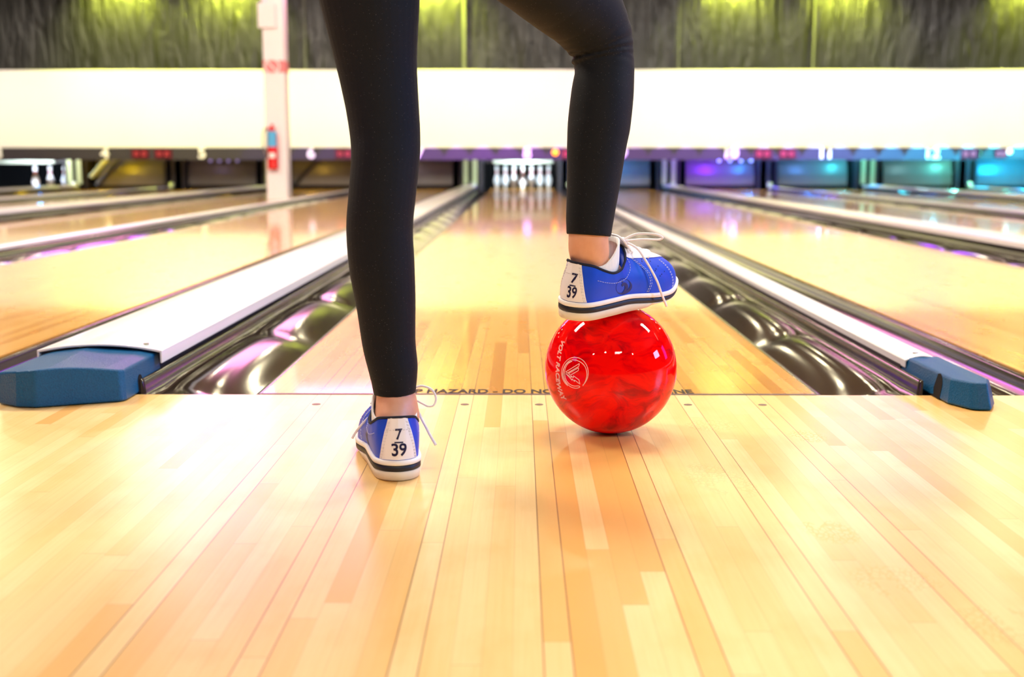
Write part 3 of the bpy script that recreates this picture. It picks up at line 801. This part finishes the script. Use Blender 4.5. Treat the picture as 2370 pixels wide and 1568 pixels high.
def patch(bm, s_fn, t0, t1, ns, nt, lift, thick=0.0):
    """grid of the shoe surface: s_fn(t) -> (s0, s1)"""
    rows = []
    for j in range(nt+1):
        t = t0+(t1-t0)*j/nt; a, c_ = s_fn(t)
        rows.append([bm.verts.new(surf(a+(c_-a)*i/ns, t, lift)) for i in range(ns+1)])
    for A, B in zip(rows, rows[1:]):
        for i in range(ns): bm.faces.new((A[i], A[i+1], B[i+1], B[i]))
def ring(bm, prof_fn, n=120):
    """closed band around the sole: prof_fn(s) -> list of points"""
    rows = [[bm.verts.new(p) for p in prof_fn(i/n)] for i in range(n)]
    m_ = len(rows[0])
    for i in range(n):
        A, B = rows[i], rows[(i+1) % n]
        for k in range(m_-1): bm.faces.new((A[k], A[k+1], B[k+1], B[k]))
    bm.faces.new([r[0] for r in rows]); bm.faces.new([r[-1] for r in rows][::-1])
def stitch(bm, pts, dash=0.0026, gap=0.0017, r=0.00035):
    q = pts; run = 0; seg = [q[0]]; on = True
    for a, c_ in zip(q, q[1:]):
        run += (c_-a).length
        if on: seg.append(c_)
        if on and run > dash:
            tube(bm, seg, r, 4); on = False; run = 0
        elif not on and run > gap: on = True; run = 0; seg = [c_]
def build_shoe(side, MX, which):
    """side +1 right foot, -1 left foot (mirrored in x)"""
    S = MX @ Matrix.Diagonal((side, 1, 1, 1))
    def put(bm):
        bmesh.ops.transform(bm, matrix=S, verts=bm.verts)
        if side < 0: bmesh.ops.reverse_faces(bm, faces=bm.faces)
        return bm
    b = BM(); N, T = 128, 22
    rows = [[b.verts.new(surf(i/N, j/T)) for i in range(N)] for j in range(T+1)]
    for A, B in zip(rows, rows[1:]):
        for i in range(N): b.faces.new((A[i], A[(i+1) % N], B[(i+1) % N], B[i]))
    # lining turned down inside the collar
    inn = [b.verts.new(Vector((rim(i/N).x*0.86, 0.065+(rim(i/N).y-0.065)*0.93, rim(i/N).z-0.03))) for i in range(N)]
    for i in range(N): b.faces.new((rows[-1][i], rows[-1][(i+1) % N], inn[(i+1) % N], inn[i]))
    shoe = obj('bowling_shoe', put(b), M['leather'], person, smooth=True); shoe['label'] = which
    def part(nm, bm, m, smooth=True, lab=None):
        o = obj(nm, put(bm), m, shoe, smooth=smooth)
        if lab: o['label'] = lab
        return o
    b = BM()
    def p1(s):
        o = outl(s); n_ = onorm(s)
        return [Vector((*(o-n_*0.006).xy, zbot(o.y)+0.0)), Vector((*(o-n_*0.0015).xy, zbot(o.y)+0.001)), Vector((*o.xy, zb1(o.y)-0.001)), Vector((*(o-n_*0.001).xy, zb1(o.y)))]
    ring(b, p1); part('outsole', b, M['outsole'])
    b = BM()
    def p2(s):
        o = outl(s); n_ = onorm(s)
        return [Vector((*(o-n_*0.001).xy, zb1(o.y))), Vector((*(o+n_*0.0004).xy, zb1(o.y)+0.001)), Vector((*(o+n_*0.0004).xy, zb2(o.y)-0.001)), Vector((*(o-n_*0.001).xy, zb2(o.y)))]
    ring(b, p2); part('sole_stripe', b, M['band'])
    b = BM()
    def p3(s):
        o = outl(s); n_ = onorm(s)
        return [Vector((*(o-n_*0.001).xy, zb2(o.y))), Vector((*(o+n_*0.0010).xy, zb2(o.y)+0.001)), Vector((*(o+n_*0.0012).xy, zb3(o.y)-0.0015)), Vector((*(o-n_*0.0005).xy, zb3(o.y))), Vector((*(o-n_*0.004).xy, zb3(o.y)-0.0005))]
    ring(b, p3); part('welt', b, M['welt'])
    hp = lambda t: (-(0.055-0.031*t**0.8), 0.055-0.031*t**0.8)
    b = BM(); patch(b, hp, 0.02, 0.985, 28, 24, 0.0009); part('heel_panel', b, M['shoewhite'], lab='white heel panel with size markings')
    b = BM(); rp = [rim(i/96)+Vector((0, 0, 0.0003)) for i in range(96)]; tube(b, rp, 0.0020, 6, True); part('collar_edge', b, M['collar'])
    # white lace panel and tongue
    vp = lambda t: (0.5-0.20*sstep(0.30, 1.0, t)**0.9-0.001, 0.5+0.20*sstep(0.30, 1.0, t)**0.9+0.001)
    b = BM(); patch(b, vp, 0.33, 0.99, 24, 24, 0.0010); part('lace_panel', b, M['shoewhite'])
    b = BM()
    tr = []
    for j in range(7):
        t = j/6; y = 0.138-0.030*t; z = 0.093+0.026*t; hw = 0.015+0.002*t
        tr.append([Vector((hw*(k/4-1)*1.0, y+0.004*abs(k/4-1), z-0.006*abs(k/4-1)**2)) for k in range(9)])
    for off in (0, -0.004):
        pass
    vr = [[b.verts.new(p) for p in r_] for r_ in tr]; vr2 = [[b.verts.new(p+Vector((0, -0.0035, -0.001))) for p in r_] for r_ in tr]
    for A, B in zip(vr, vr[1:]):
        for k in range(8): b.faces.new((A[k], A[k+1], B[k+1], B[k]))
    for A, B in zip(vr2, vr2[1:]):
        for k in range(8): b.faces.new((A[k+1], A[k], B[k], B[k+1]))
    for k in range(8): b.faces.new((vr[-1][k], vr[-1][k+1], vr2[-1][k+1], vr2[-1][k]))
    for A, B, A2, B2 in zip(vr, vr[1:], vr2, vr2[1:]):
        b.faces.new((A[0], B[0], B2[0], A2[0])); b.faces.new((A[8], A2[8], B2[8], B[8]))
    part('tongue', b, M['shoewhite'])
    # stitching
    b = BM()
    for sg in (1, -1):
        e = [(0.075, .62), (0.12, .60), (0.17, .60), (0.21, .63), (0.25, .72), (0.28, .84), (0.295, .96)]
        stitch(b, [surf(sg*v.x, v.y, 0.0006) for v in smooth_path([Vector((a, c_, 0)) for a, c_ in e], 40)])
        for off in (0, 0.006):
            e = [(0.268+off, .03), (0.285+off, .2), (0.30+off, .45), (0.31+off, .75), (0.318+off, .93)]
            stitch(b, [surf(sg*v.x, v.y, 0.0006) for v in smooth_path([Vector((a, c_, 0)) for a, c_ in e], 50)])
            e = [(0.382+off, .03), (0.395+off, .2), (0.41+off, .38), (0.425+off, .52)]
            stitch(b, [surf(sg*v.x, v.y, 0.0006) for v in smooth_path([Vector((a, c_, 0)) for a, c_ in e], 50)])
    part('side_stitching', b, M['thread'])['kind'] = 'stuff'
    b = BM()
    for sg in (1, -1):
        for off in (0.004, 0.008):
            stitch(b, [surf(sg*(hp(t)[1]-off), t, 0.0012) for t in [0.03+0.94*i/120 for i in range(121)]], r=0.0003)
    stitch(b, [surf(-0.030+0.060*i/80, 0.70, 0.0012) for i in range(81)], r=0.0003)
    part('heel_stitching', b, M['threadgrey'])['kind'] = 'stuff'
    # vent holes on the outer side
    b = BM()
    for i in range(4):
        for k, s0 in enumerate((0.338, 0.350, 0.375)):
            t_ = 0.30+0.13*i+0.02*k; p = surf(s0, t_, 0.0001); n_ = (surf(s0, t_, 0.001)-p).normalized()
            cyl(b, p, p+n_*0.0004, 0.0010, n=8)
    part('vent_holes', b, M['logo'])
    # size markings on the heel
    b = BM()
    def flat_text(txt, size, s0, t0, dx, dy, bold):
        dS = (surf(s0+0.005, t0)-surf(s0-0.005, t0)).length/0.01; dT = (surf(s0, t0+0.02)-surf(s0, t0-0.02)).length/0.04
        fl = 1 if side > 0 else -1
        text_faces(b, txt, lambda x, y: surf(s0+fl*(x*size*0.88+dx)/dS, t0+(y*size+dy)/dT, 0.0014), bold)
    s_mid = 0.012 if side > 0 else 0.0
    flat_text('7', 0.021, s_mid, 0.42, 0, 0.0092, 0.022); flat_text('39', 0.021, s_mid, 0.42, 0, -0.0115, 0.022)
    dS = (surf(s_mid+0.005, .42)-surf(s_mid-0.005, .42)).length/0.01; dT = (surf(s_mid, .44)-surf(s_mid, .40)).length/0.04
    q0 = [b.verts.new(surf(s_mid+(-.005+.001*k)/dS, .42-.0024/dT, 0.0014)) for k in range(11)]; q1 = [b.verts.new(surf(s_mid+(-.005+.001*k)/dS, .42-.0007/dT, 0.0014)) for k in range(11)]
    for k in range(10): b.faces.new((q0[k], q0[k+1], q1[k+1], q1[k]))
    part('size_marking', b, M['navy'], smooth=False, lab='dark navy size numerals on the heel')
    # printed oval emblem on the outer side
    b = BM(); s0, t0 = 0.185, 0.37
    dS = (surf(s0+0.01, t0)-surf(s0-0.01, t0)).length/0.02; dT = (surf(s0, t0+0.05)-surf(s0, t0-0.05)).length/0.1
    def em(x, y): return surf(s0+x/dS, t0+y/dT, 0.0005)
    def poly(pts):
        bv = [b.verts.new(em(*p)) for p in pts]; b.faces.new(bv)
    n_ = 40
    A = [b.verts.new(em(.0185*math.cos(a), .0150*math.sin(a))) for a in [2*math.pi*i/n_ for i in range(n_)]]
    B_ = [b.verts.new(em(.0178*math.cos(a), .0143*math.sin(a))) for a in [2*math.pi*i/n_ for i in range(n_)]]
    for i in range(n_): b.faces.new((A[i], A[(i+1) % n_], B_[(i+1) % n_], B_[i]))
    poly([(.0005+.0018*math.cos(a), .0095+.0022*math.sin(a)) for a in [2*math.pi*i/12 for i in range(12)]])
    sw = smooth_path([Vector((-.0035, -.0005, 0)), Vector((-.002, .0025, 0)), Vector((.002, .0032, 0)), Vector((.0052, .0005, 0)), Vector((.0048, -.005, 0)), Vector((.0005, -.010, 0)), Vector((-.006, -.0128, 0))], 6)
    wd = [0.0010+0.0028*math.sin(math.pi*min(1, i/(len(sw)-1)*1.05))**1 for i in range(len(sw))]
    Lf, Rt_ = [], []
    for i, p in enumerate(sw):
        d = (sw[min(i+1, len(sw)-1)]-sw[max(i-1, 0)]).normalized(); nn = Vector((-d.y, d.x, 0))
        Lf.append(b.verts.new(em(*(p+nn*wd[i]).xy))); Rt_.append(b.verts.new(em(*(p-nn*wd[i]).xy)))
    for i in range(len(sw)-1): b.faces.new((Lf[i], Lf[i+1], Rt_[i+1], Rt_[i]))
    cr = [em(.0178*math.cos(R(a)), .0143*math.sin(R(a))) for a in range(-140, 31, 10)]; cr2 = [em(.0178*math.cos(R(a))*(1-0.28*math.sin(math.pi*(a+140)/170)), .0143*math.sin(R(a))*(1-0.28*math.sin(math.pi*(a+140)/170))) for a in range(-140, 31, 10)]
    for i in range(len(cr)-1):
        b.faces.new([b.verts.new(p) for p in (cr[i], cr[i+1], cr2[i+1], cr2[i])])
    part('side_emblem', b, M['logo'], lab='darker blue oval emblem printed on the outer side')
    # laces crossing the panel
    for j, t_ in enumerate((0.60, 0.72, 0.83, 0.94)):
        b = BM(); w_ = 0.115+0.05*j/3
        a0, a1 = 0.5-w_, 0.5+w_
        tt = (t_, t_+0.05) if j % 2 else (t_+0.05, t_)
        pts = [surf(a0+(a1-a0)*k/12, min(.985, tt[0]+(tt[1]-tt[0])*k/12), 0.0022) for k in range(13)]
        tube(b, pts, 0.0021, 6, flat=0.6); part('lace', b, M['lace'])
    return shoe, S
def lace_world(shoe, pts, r=0.0021):
    b = BM(); tube(b, smooth_path(pts, 8), r, 7, flat=0.75); return obj('lace', b, M['lace'], shoe, smooth=True)

# left shoe, flat on the floor
MXL = Matrix.Translation((-0.1665, -0.628, 0.0006)) @ Matrix.Rotation(R(11.5), 4, 'Z')
shoeL, SL = build_shoe(-1, MXL, 'blue and white bowling shoe standing flat on the floor')
# right shoe, tangent to the ball, toe turned out
yaw_r = R(-42.0)
RR = Matrix.Rotation(yaw_r, 3, 'Z') @ Matrix.Rotation(R(5.0), 3, 'X') @ Matrix.Rotation(R(8.0), 3, 'Y')
nrm = RR @ Vector((0, 0, 1))
contact = bc + nrm*(BR+0.0004)
MXR = Matrix.Translation(contact - RR @ Vector((-0.004, 0.130, 0.0))) @ RR.to_4x4()
shoeR, SR = build_shoe(1, MXR, 'blue and white bowling shoe resting on the red ball')
lace_world(shoeR, [SR @ Vector(p) for p in ((.004, .128, .108), (.020, .140, .118), (.045, .150, .121), (.056, .158, .117), (.050, .158, .112), (.028, .146, .110), (.006, .130, .106))])
lace_world(shoeR, [SR @ Vector(p) for p in ((.004, .130, .105), (.022, .140, .096), (.036, .147, .078), (.050, .160, .048), (.055, .170, .025), (.059, .182, .002))])
lace_world(shoeR, [SR @ Vector(p) for p in ((-.004, .130, .105), (-.020, .140, .100), (-.034, .150, .085), (-.046, .165, .062))])
b = BM(); bmesh.ops.create_uvsphere(b, u_segments=10, v_segments=8, radius=0.0055); bmesh.ops.translate(b, verts=b.verts, vec=SR @ Vector((0.002, .129, .106))); obj('lace_knot', b, M['lace'], shoeR, smooth=True)
YL = -0.505
lace_world(shoeL, [SL @ Vector((-.004, .128, .106)), P(958, 897, YL), P(978, 894, YL), P(1000, 903, YL), P(1009, 922, YL), P(1004, 938, YL), P(993, 941, YL), P(980, 936, YL), SL @ Vector((-.012, .128, .104))], 0.0019)
lace_world(shoeL, [SL @ Vector((.004, .128, .105)), P(872, 950, YL), P(855, 965, YL), P(836, 985, YL), P(824, 1000, YL+0.005), P(815, 1015, YL+0.005)])
lace_world(shoeL, [SL @ Vector((-.008, .130, .104)), SL @ Vector((-.030, .132, .090)), P(984, 985, YL-0.02), P(994, 1005, YL-0.025), P(1009, 1031, YL-0.03)])
b = BM(); bmesh.ops.create_uvsphere(b, u_segments=10, v_segments=8, radius=0.0055); bmesh.ops.translate(b, verts=b.verts, vec=SL @ Vector((0.0, .129, .105))); obj('lace_knot', b, M['lace'], shoeL, smooth=True)

# socks
def sock(S, which):
    b = BM(); N = 48; rows = []
    for j, k in enumerate((0, 0.5, 0.9, 1.0, 1.0, 0.85)):
        rw = []
        for i in range(N):
            a = 2*math.pi*i/N; yy = -math.cos(a)
            top = 0.082+0.034*sstep(-0.55, 0.95, yy)
            z = 0.052+(top-0.052)*k if j < 4 else top-(0.0 if j == 4 else 0.008)
            e = 1.0 if j < 4 else (0.93 if j == 4 else 0.90)
            yc = 0.064+0.010*sstep(0.06, 0.13, z)*0
            rw.append(b.verts.new(S @ Vector((0.0322*e*math.sin(a), yc+(0.047 if yy > 0 else 0.046)*e*yy*(1-0.10*sstep(0.06, 0.12, z)), z))))
        rows.append(rw)
    for A, B in zip(rows, rows[1:]):
        for i in range(N): b.faces.new((A[i], A[(i+1) % N], B[(i+1) % N], B[i]))
    o = obj('sock', b, M['sock'], person, smooth=True); o['label'] = which
sock(SL, 'white ankle sock in the shoe on the floor'); sock(SR, 'white ankle sock in the shoe on the ball')

# legs: sections taken across the leg
def section(A, B, Y, kd=1.08):
    pa, pb = P(*A, Y), P(*B, Y); return ((pa+pb)/2, (pb-pa)/2, kd)
def loft(bm, secs, k=1.0, n=36, sub=5, fold=None, cap0=True):
    cs = smooth_path([s[0] for s in secs], sub); es_ = smooth_path([s[1] for s in secs], sub); kd = [0]*len(cs)
    ks = smooth_path([Vector((s[2], 0, 0)) for s in secs], sub)
    rows = []
    for i, c in enumerate(cs):
        d = (cs[min(i+1, len(cs)-1)]-cs[max(i-1, 0)]).normalized()
        e1 = es_[i]; r = e1.length; u = e1.normalized(); u = (u-d*u.dot(d)).normalized(); v = d.cross(u)
        rw = []
        for q in range(n):
            a = 2*math.pi*q/n; f = 1.0+(fold(i/(len(cs)-1), a) if fold else 0)
            rw.append(bm.verts.new(c+(u*math.cos(a)+v*math.sin(a)*ks[i].x)*r*k*f))
        rows.append(rw)
    for A, B in zip(rows, rows[1:]):
        for q in range(n): bm.faces.new((A[q], A[(q+1) % n], B[(q+1) % n], B[q]))
    bm.faces.new(rows[0][::-1]); bm.faces.new(rows[-1])
    return rows
YA = -0.555
left = [section((865, 914), (962, 906), YA, 1.15), section((860, 885), (965, 880), YA, 1.15), section((852, 850), (967, 848), YA, 1.12), section((838, 790), (962, 790), YA, 1.08), section((824, 700), (962, 700), YA-.004, 1.05),
        section((809, 620), (960, 620), YA-.008, 1.05), section((802, 530), (956, 530), YA-.012, 1.05), section((807, 456), (962, 456), YA-.014, 1.08), section((813, 372), (971, 372), YA-.010, 1.08),
        section((811, 320), (973, 320), YA-.004, 1.05), section((801, 250), (970, 250), YA, 1.02), section((778, 140), (966, 150), YA+.004, 1.0), section((741, 0), (972, 0), YA, 1.0),
        section((702, -150), (978, -150), YA, 1.0), section((672, -290), (985, -290), YA, 0.98), section((655, -400), (985, -400), YA+.01, 0.95)]
right = [section((1311, 541), (1414, 549), -0.418, 1.0), section((1310, 500), (1421, 505), -0.416, 1.0), section((1312, 422), (1435, 426), -0.412, 1.0), section((1312, 338), (1449, 342), -0.408, 1.02), section((1314, 287), (1459, 290), -0.404, 1.05), section((1321, 225), (1466, 222), -0.400, 1.05),
         section((1330, 172), (1468, 166), -0.394, 1.05), section((1326, 142), (1466, 122), -0.390, 1.05), section((1308, 106), (1461, 62), -0.394, 1.05), section((1257, 54), (1437, -8), -0.412, 1.05),
         section((1206, 24), (1392, -75), -0.440, 1.05), section((1161, 0), (1340, -140), -0.470, 1.05), section((1100, -40), (1265, -230), -0.500, 1.0), section((1040, -130), (1210, -330), -0.530, 1.0)]
def lfold(t, a):
    w = 0.006*noise.noise(Vector((t*30, math.cos(a)*1.5, math.sin(a)*1.5)))
    if t < 0.10: w += 0.016*noise.noise(Vector((t*90, math.cos(a)*2, 7)))
    return w
def rfold(t, a):
    w = 0.006*noise.noise(Vector((t*30, math.cos(a)*1.5, math.sin(a)*1.5+5)))
    k = math.exp(-((t-0.56)/0.06)**2); ph = t*190+1.5*math.sin(a)+1.2*noise.noise(Vector((a, t*8, 2)))
    inner = 0.5-0.5*math.cos(a)
    return w+k*0.065*math.sin(ph)*(0.25+0.75*inner)
pel = Vector((-0.135, -0.53, 0.0))
def pelvis(bm, k=1.0):
    rows = []
    for z, hw, hd in ((0.80, .10, .07), (0.83, .155, .095), (0.88, .178, .112), (0.94, .180, .118), (1.00, .165, .108), (1.06, .142, .095), (1.12, .132, .088)):
        rows.append([bm.verts.new((pel.x+hw*k*math.cos(a), pel.y+hd*k*math.sin(a), z)) for a in [2*math.pi*i/36 for i in range(36)]])
    for A, B in zip(rows, rows[1:]):
        for q in range(36): bm.faces.new((A[q], A[(q+1) % 36], B[(q+1) % 36], B[q]))
    bm.faces.new(rows[0][::-1]); bm.faces.new(rows[-1])
b = BM(); loft(b, left, fold=lfold); loft(b, right, fold=rfold, sub=26, n=64); pelvis(b)
bmesh.ops.recalc_face_normals(b, faces=b.faces)
lg = obj('leggings', b, M['leggings'], person, smooth=True); lg['label'] = 'black knit ankle length leggings'
rm = lg.modifiers.new('fuse', 'REMESH'); rm.mode = 'VOXEL'; rm.voxel_size = 0.0021; rm.use_smooth_shade = True
sm_ = lg.modifiers.new('soften', 'SMOOTH'); sm_.factor = 0.4; sm_.iterations = 1

def ankle(S, secs, pts):
    lowers = [(S @ Vector(c), (S @ Vector((c[0]+r, c[1], c[2]))-S @ Vector(c)), kd) for c, r, kd in pts]
    return lowers
def foot(bm, S):
    f = [((0, .030, .050), .018, 1.0), ((0, .050, .046), .024, 1.0), ((0, .09, .050), .024, .95), ((0.001, .13, .046), .028, .75), ((0.001, .18, .036), .034, .40), ((0.001, .225, .032), .030, .30), ((0, .245, .032), .018, .3)]
    secs = [(S @ Vector(c), (S @ Vector((c[0]+r, c[1], c[2]))-S @ Vector(c)), kd) for c, r, kd in f]
    loft(bm, secs, 1.0, 24, 3)
b = BM()
aL = [(SL @ Vector((0, .062, .045)), Vector((.023, 0, 0)), 1.45), (SL @ Vector((0, .060, .075)), Vector((.0275, 0, 0)), 1.45)] + \
     [section((866, 965), (971, 965), YA-.003, 1.28), section((869, 945), (968, 945), YA-.002, 1.22), section((869, 925), (964, 922), YA, 1.16), section((870, 905), (958, 905), YA, 1.12)]
loft(b, aL + [(s[0], s[1]*0.93, s[2]) for s in left[2:]], 1.0)
aR = [(SR @ Vector((0, .064, .045)), (SR.to_3x3() @ Vector((.020, 0, 0))), 1.5), (SR @ Vector((0, .062, .078)), (SR.to_3x3() @ Vector((.026, 0, 0))), 1.5)]
sR = [section((1323, 600), (1410, 600), -0.406, 0.95), section((1316, 578), (1410, 580), -0.413, 0.92), section((1315, 560), (1409, 562), -0.417, .92), section((1316, 535), (1410, 540), -0.418, .95)]
aR = [(SR @ Vector((0, .060, .045)), SR.to_3x3() @ Vector((.022, 0, 0)), 1.4), (SR @ Vector((0, .060, .070)), SR.to_3x3() @ Vector((.027, 0, 0)), 1.35)]
loft(b, aR + sR + [(s[0], s[1]*0.93, s[2]) for s in right[2:]], 1.0)
foot(b, SL); foot(b, SR); pelvis(b, 0.95)
bmesh.ops.recalc_face_normals(b, faces=b.faces)
body = obj('body', b, M['skin'], person, smooth=True); body['label'] = 'bare ankles and legs of the person'
rm = body.modifiers.new('fuse', 'REMESH'); rm.mode = 'VOXEL'; rm.voxel_size = 0.0036; rm.use_smooth_shade = True
sm_ = body.modifiers.new('soften', 'SMOOTH'); sm_.factor = 0.5; sm_.iterations = 4

# ------------------------------------------------------------------ lights
def light(kind, name, loc, energy, color, target=None, **kw):
    d = bpy.data.lights.new(name, kind); d.energy = energy; d.color = color
    for k, v in kw.items(): setattr(d, k, v)
    o = bpy.data.objects.new(name, d); C.objects.link(o); o.location = loc
    if target is not None: o.rotation_euler = (Vector(target)-Vector(loc)).to_track_quat('-Z', 'Y').to_euler()
    return o
WARM = (1.0, 0.86, 0.66)
# house lights over the approach, plus an added fill behind the camera
for x in (-2.6, 0.4, 3.4):
    light('AREA', 'approach_light', (x, 1.3, 3.5), 155, (1.0, 0.88, 0.71), (x, 1.0, 0), shape='RECTANGLE', size=1.4, size_y=0.6)
for x in (-3.2, -1.0, 1.4, 3.6):
    light('AREA', 'concourse_lamp', (x, -4.6, 3.3), 26, (1.0, 0.86, 0.68), (x*0.5, -0.2, 0.4), shape='DISK', size=0.24)
light('AREA', 'concourse_panel', (0.8, -4.4, 3.0), 42, (1.0, 0.92, 0.84), (0.0, -0.4, 0.2), shape='RECTANGLE', size=0.7, size_y=0.35)  # unseen fill added to brighten heels and other faces turned to the camera
# lane lights in the ceiling
for y, e in ((2.5, 110), (5.5, 190)):
    for x in (-6, -2, 2, 6):
        light('AREA', 'lane_light', (x, y, 3.6), e, (1.0, 0.86, 0.68), (x, y+4.0, 0), shape='RECTANGLE', size=1.6, size_y=0.6)
# rows of small warm lamps over the lanes
for j, y in enumerate((9.5, 12.0, 14.6)):
    for i in range(8):
        light('AREA', 'lane_lamp', (-7.6+2.1*i+(0.7 if j % 2 else 0), y, 3.5), 6.5, (1.0, 0.88, 0.58), (-7.6+2.1*i+(0.7 if j % 2 else 0), y-2.0, 0), shape='DISK', size=0.22)
# wash over the white mask
for x in (-9, -6, -3, 0, 3, 6, 9):
    light('AREA', 'mask_wash', (x, 13.6, 3.45), 23, (1.0, 0.87, 0.70) if x < 1 else (1.0, 0.92, 0.86), (x, 16.7, 1.30), shape='RECTANGLE', size=2.6, size_y=0.3, spread=R(62))
# yellow-green spots on the sheeting
for px in (255, 515, 1000, 1712, 1978, 2420):
    p = P(px, -40, 16.55)
    light('SPOT', 'sheeting_spot', (p.x, 16.22, 3.34), 850, (0.80, 0.90, 0.08), (p.x, 16.86, 2.55), spot_size=R(110), spot_blend=0.9, shadow_soft_size=0.05)
# violet and blue effect lights
light('AREA', 'violet_tube', (-5.0, 16.0, 3.38), 24, (0.36, 0.01, 1.0), (-0.6, 0, 0), shape='RECTANGLE', size=2.4, size_y=0.45)
light('AREA', 'violet_tube', (5.7, 16.0, 3.38), 26, (0.36, 0.01, 1.0), (1.0, 0, 0), shape='RECTANGLE', size=2.2, size_y=0.45)
light('AREA', 'pink_panel', (-2.9, 12.4, 3.5), 150, (1.0, 0.30, 0.62), (-0.5, -1, 0), shape='RECTANGLE', size=3.2, size_y=2.2)
light('AREA', 'blue_side', (7.0, -0.5, 2.2), 260, (0.15, 0.45, 1.0), (0.2, -0.4, 0.3), shape='RECTANGLE', size=1.5, size_y=1.0)
light('AREA', 'violet_side', (6.5, 2.2, 1.5), 30, (0.75, 0.05, 1.0), (0.2, -0.4, 0.3), shape='RECTANGLE', size=0.9, size_y=1.6)
light('AREA', 'violet_side', (-6.0, -2.5, 2.0), 25, (0.6, 0.15, 1.0), (-0.2, -0.5, 0.3), shape='RECTANGLE', size=1.2, size_y=0.8)
# pit lights
for n, col, e in ((4, (1.0, .66, .01), 16), (5, (.5, .35, .8), 2.2), (6, (1.0, .58, .06), 7), (7, (.9, .5, .65), 2.6), (9, (.01, .35, 1.0), 45), (10, (.22, .01, 1.0), 60), (11, (.10, .3, 1.0), 20), (12, (.4, .75, .8), 9), (13, (.01, .5, 1.0), 110)):
    light('POINT', 'pit_lamp', (LC[n]-0.15, 17.35, 0.60), e, col, shadow_soft_size=0.06)
light('POINT', 'pit_lamp', (LC[10]+0.40, 17.5, 0.585), 22, (.02, .3, 1.0), shadow_soft_size=0.03)
light('POINT', 'pit_lamp', (LC[11]+0.42, 17.6, 0.585), 22, (.05, .8, 1.0), shadow_soft_size=0.03)
light('POINT', 'pit_lamp', (LC[12]+0.45, 17.6, 0.585), 22, (.15, 1.0, .8), shadow_soft_size=0.03)
light('AREA', 'pin_deck_lamp', (LC[8], 17.45, 0.72), 55, (.75, .92, 1.0), (LC[8], 18.35, 0.15), shape='RECTANGLE', size=0.3, size_y=0.06)
light('AREA', 'pin_deck_lamp', (LC[3]+0.2, 17.45, 0.72), 50, (.75, .85, 1.0), (LC[3]+.15, 18.4, 0.15), shape='RECTANGLE', size=0.9, size_y=0.06)
light('POINT', 'pit_lamp', (LC[3]-0.4, 19.4, 0.4), 6, (.02, .35, 1.0), shadow_soft_size=0.05)
# fascia effect spots
def hue(x):
    return lerp_tab([(-6, .15), (-1, .45), (1, .45), (3, .3), (4.5, .16), (6, .02), (9, 0)], x), lerp_tab([(-6, .1), (1, .03), (3.5, .08), (5, .3), (6.5, .6), (8.5, .8)], x), 1.0
for i in range(32):
    x = -4.2+0.4*i
    e = lerp_tab([(-4.2, 150), (-2, 500), (-0.6, 1300), (0.6, 900), (2.0, 700), (3.5, 1500), (5, 2600), (6, 3600), (7, 4400), (8.3, 4400)], x)
    light('SPOT', 'fascia_spot', (x, 13.0, 3.4), e*3.6, hue(x), (x, 16.67, 0.435), spot_size=R(5.6), spot_blend=0.25, shadow_soft_size=0.02)

w = bpy.data.worlds.new('world'); sc.world = w; w.use_nodes = True
w.node_tree.nodes['Background'].inputs[0].default_value = (0.9, 0.8, 0.72, 1); w.node_tree.nodes['Background'].inputs[1].default_value = 0.05
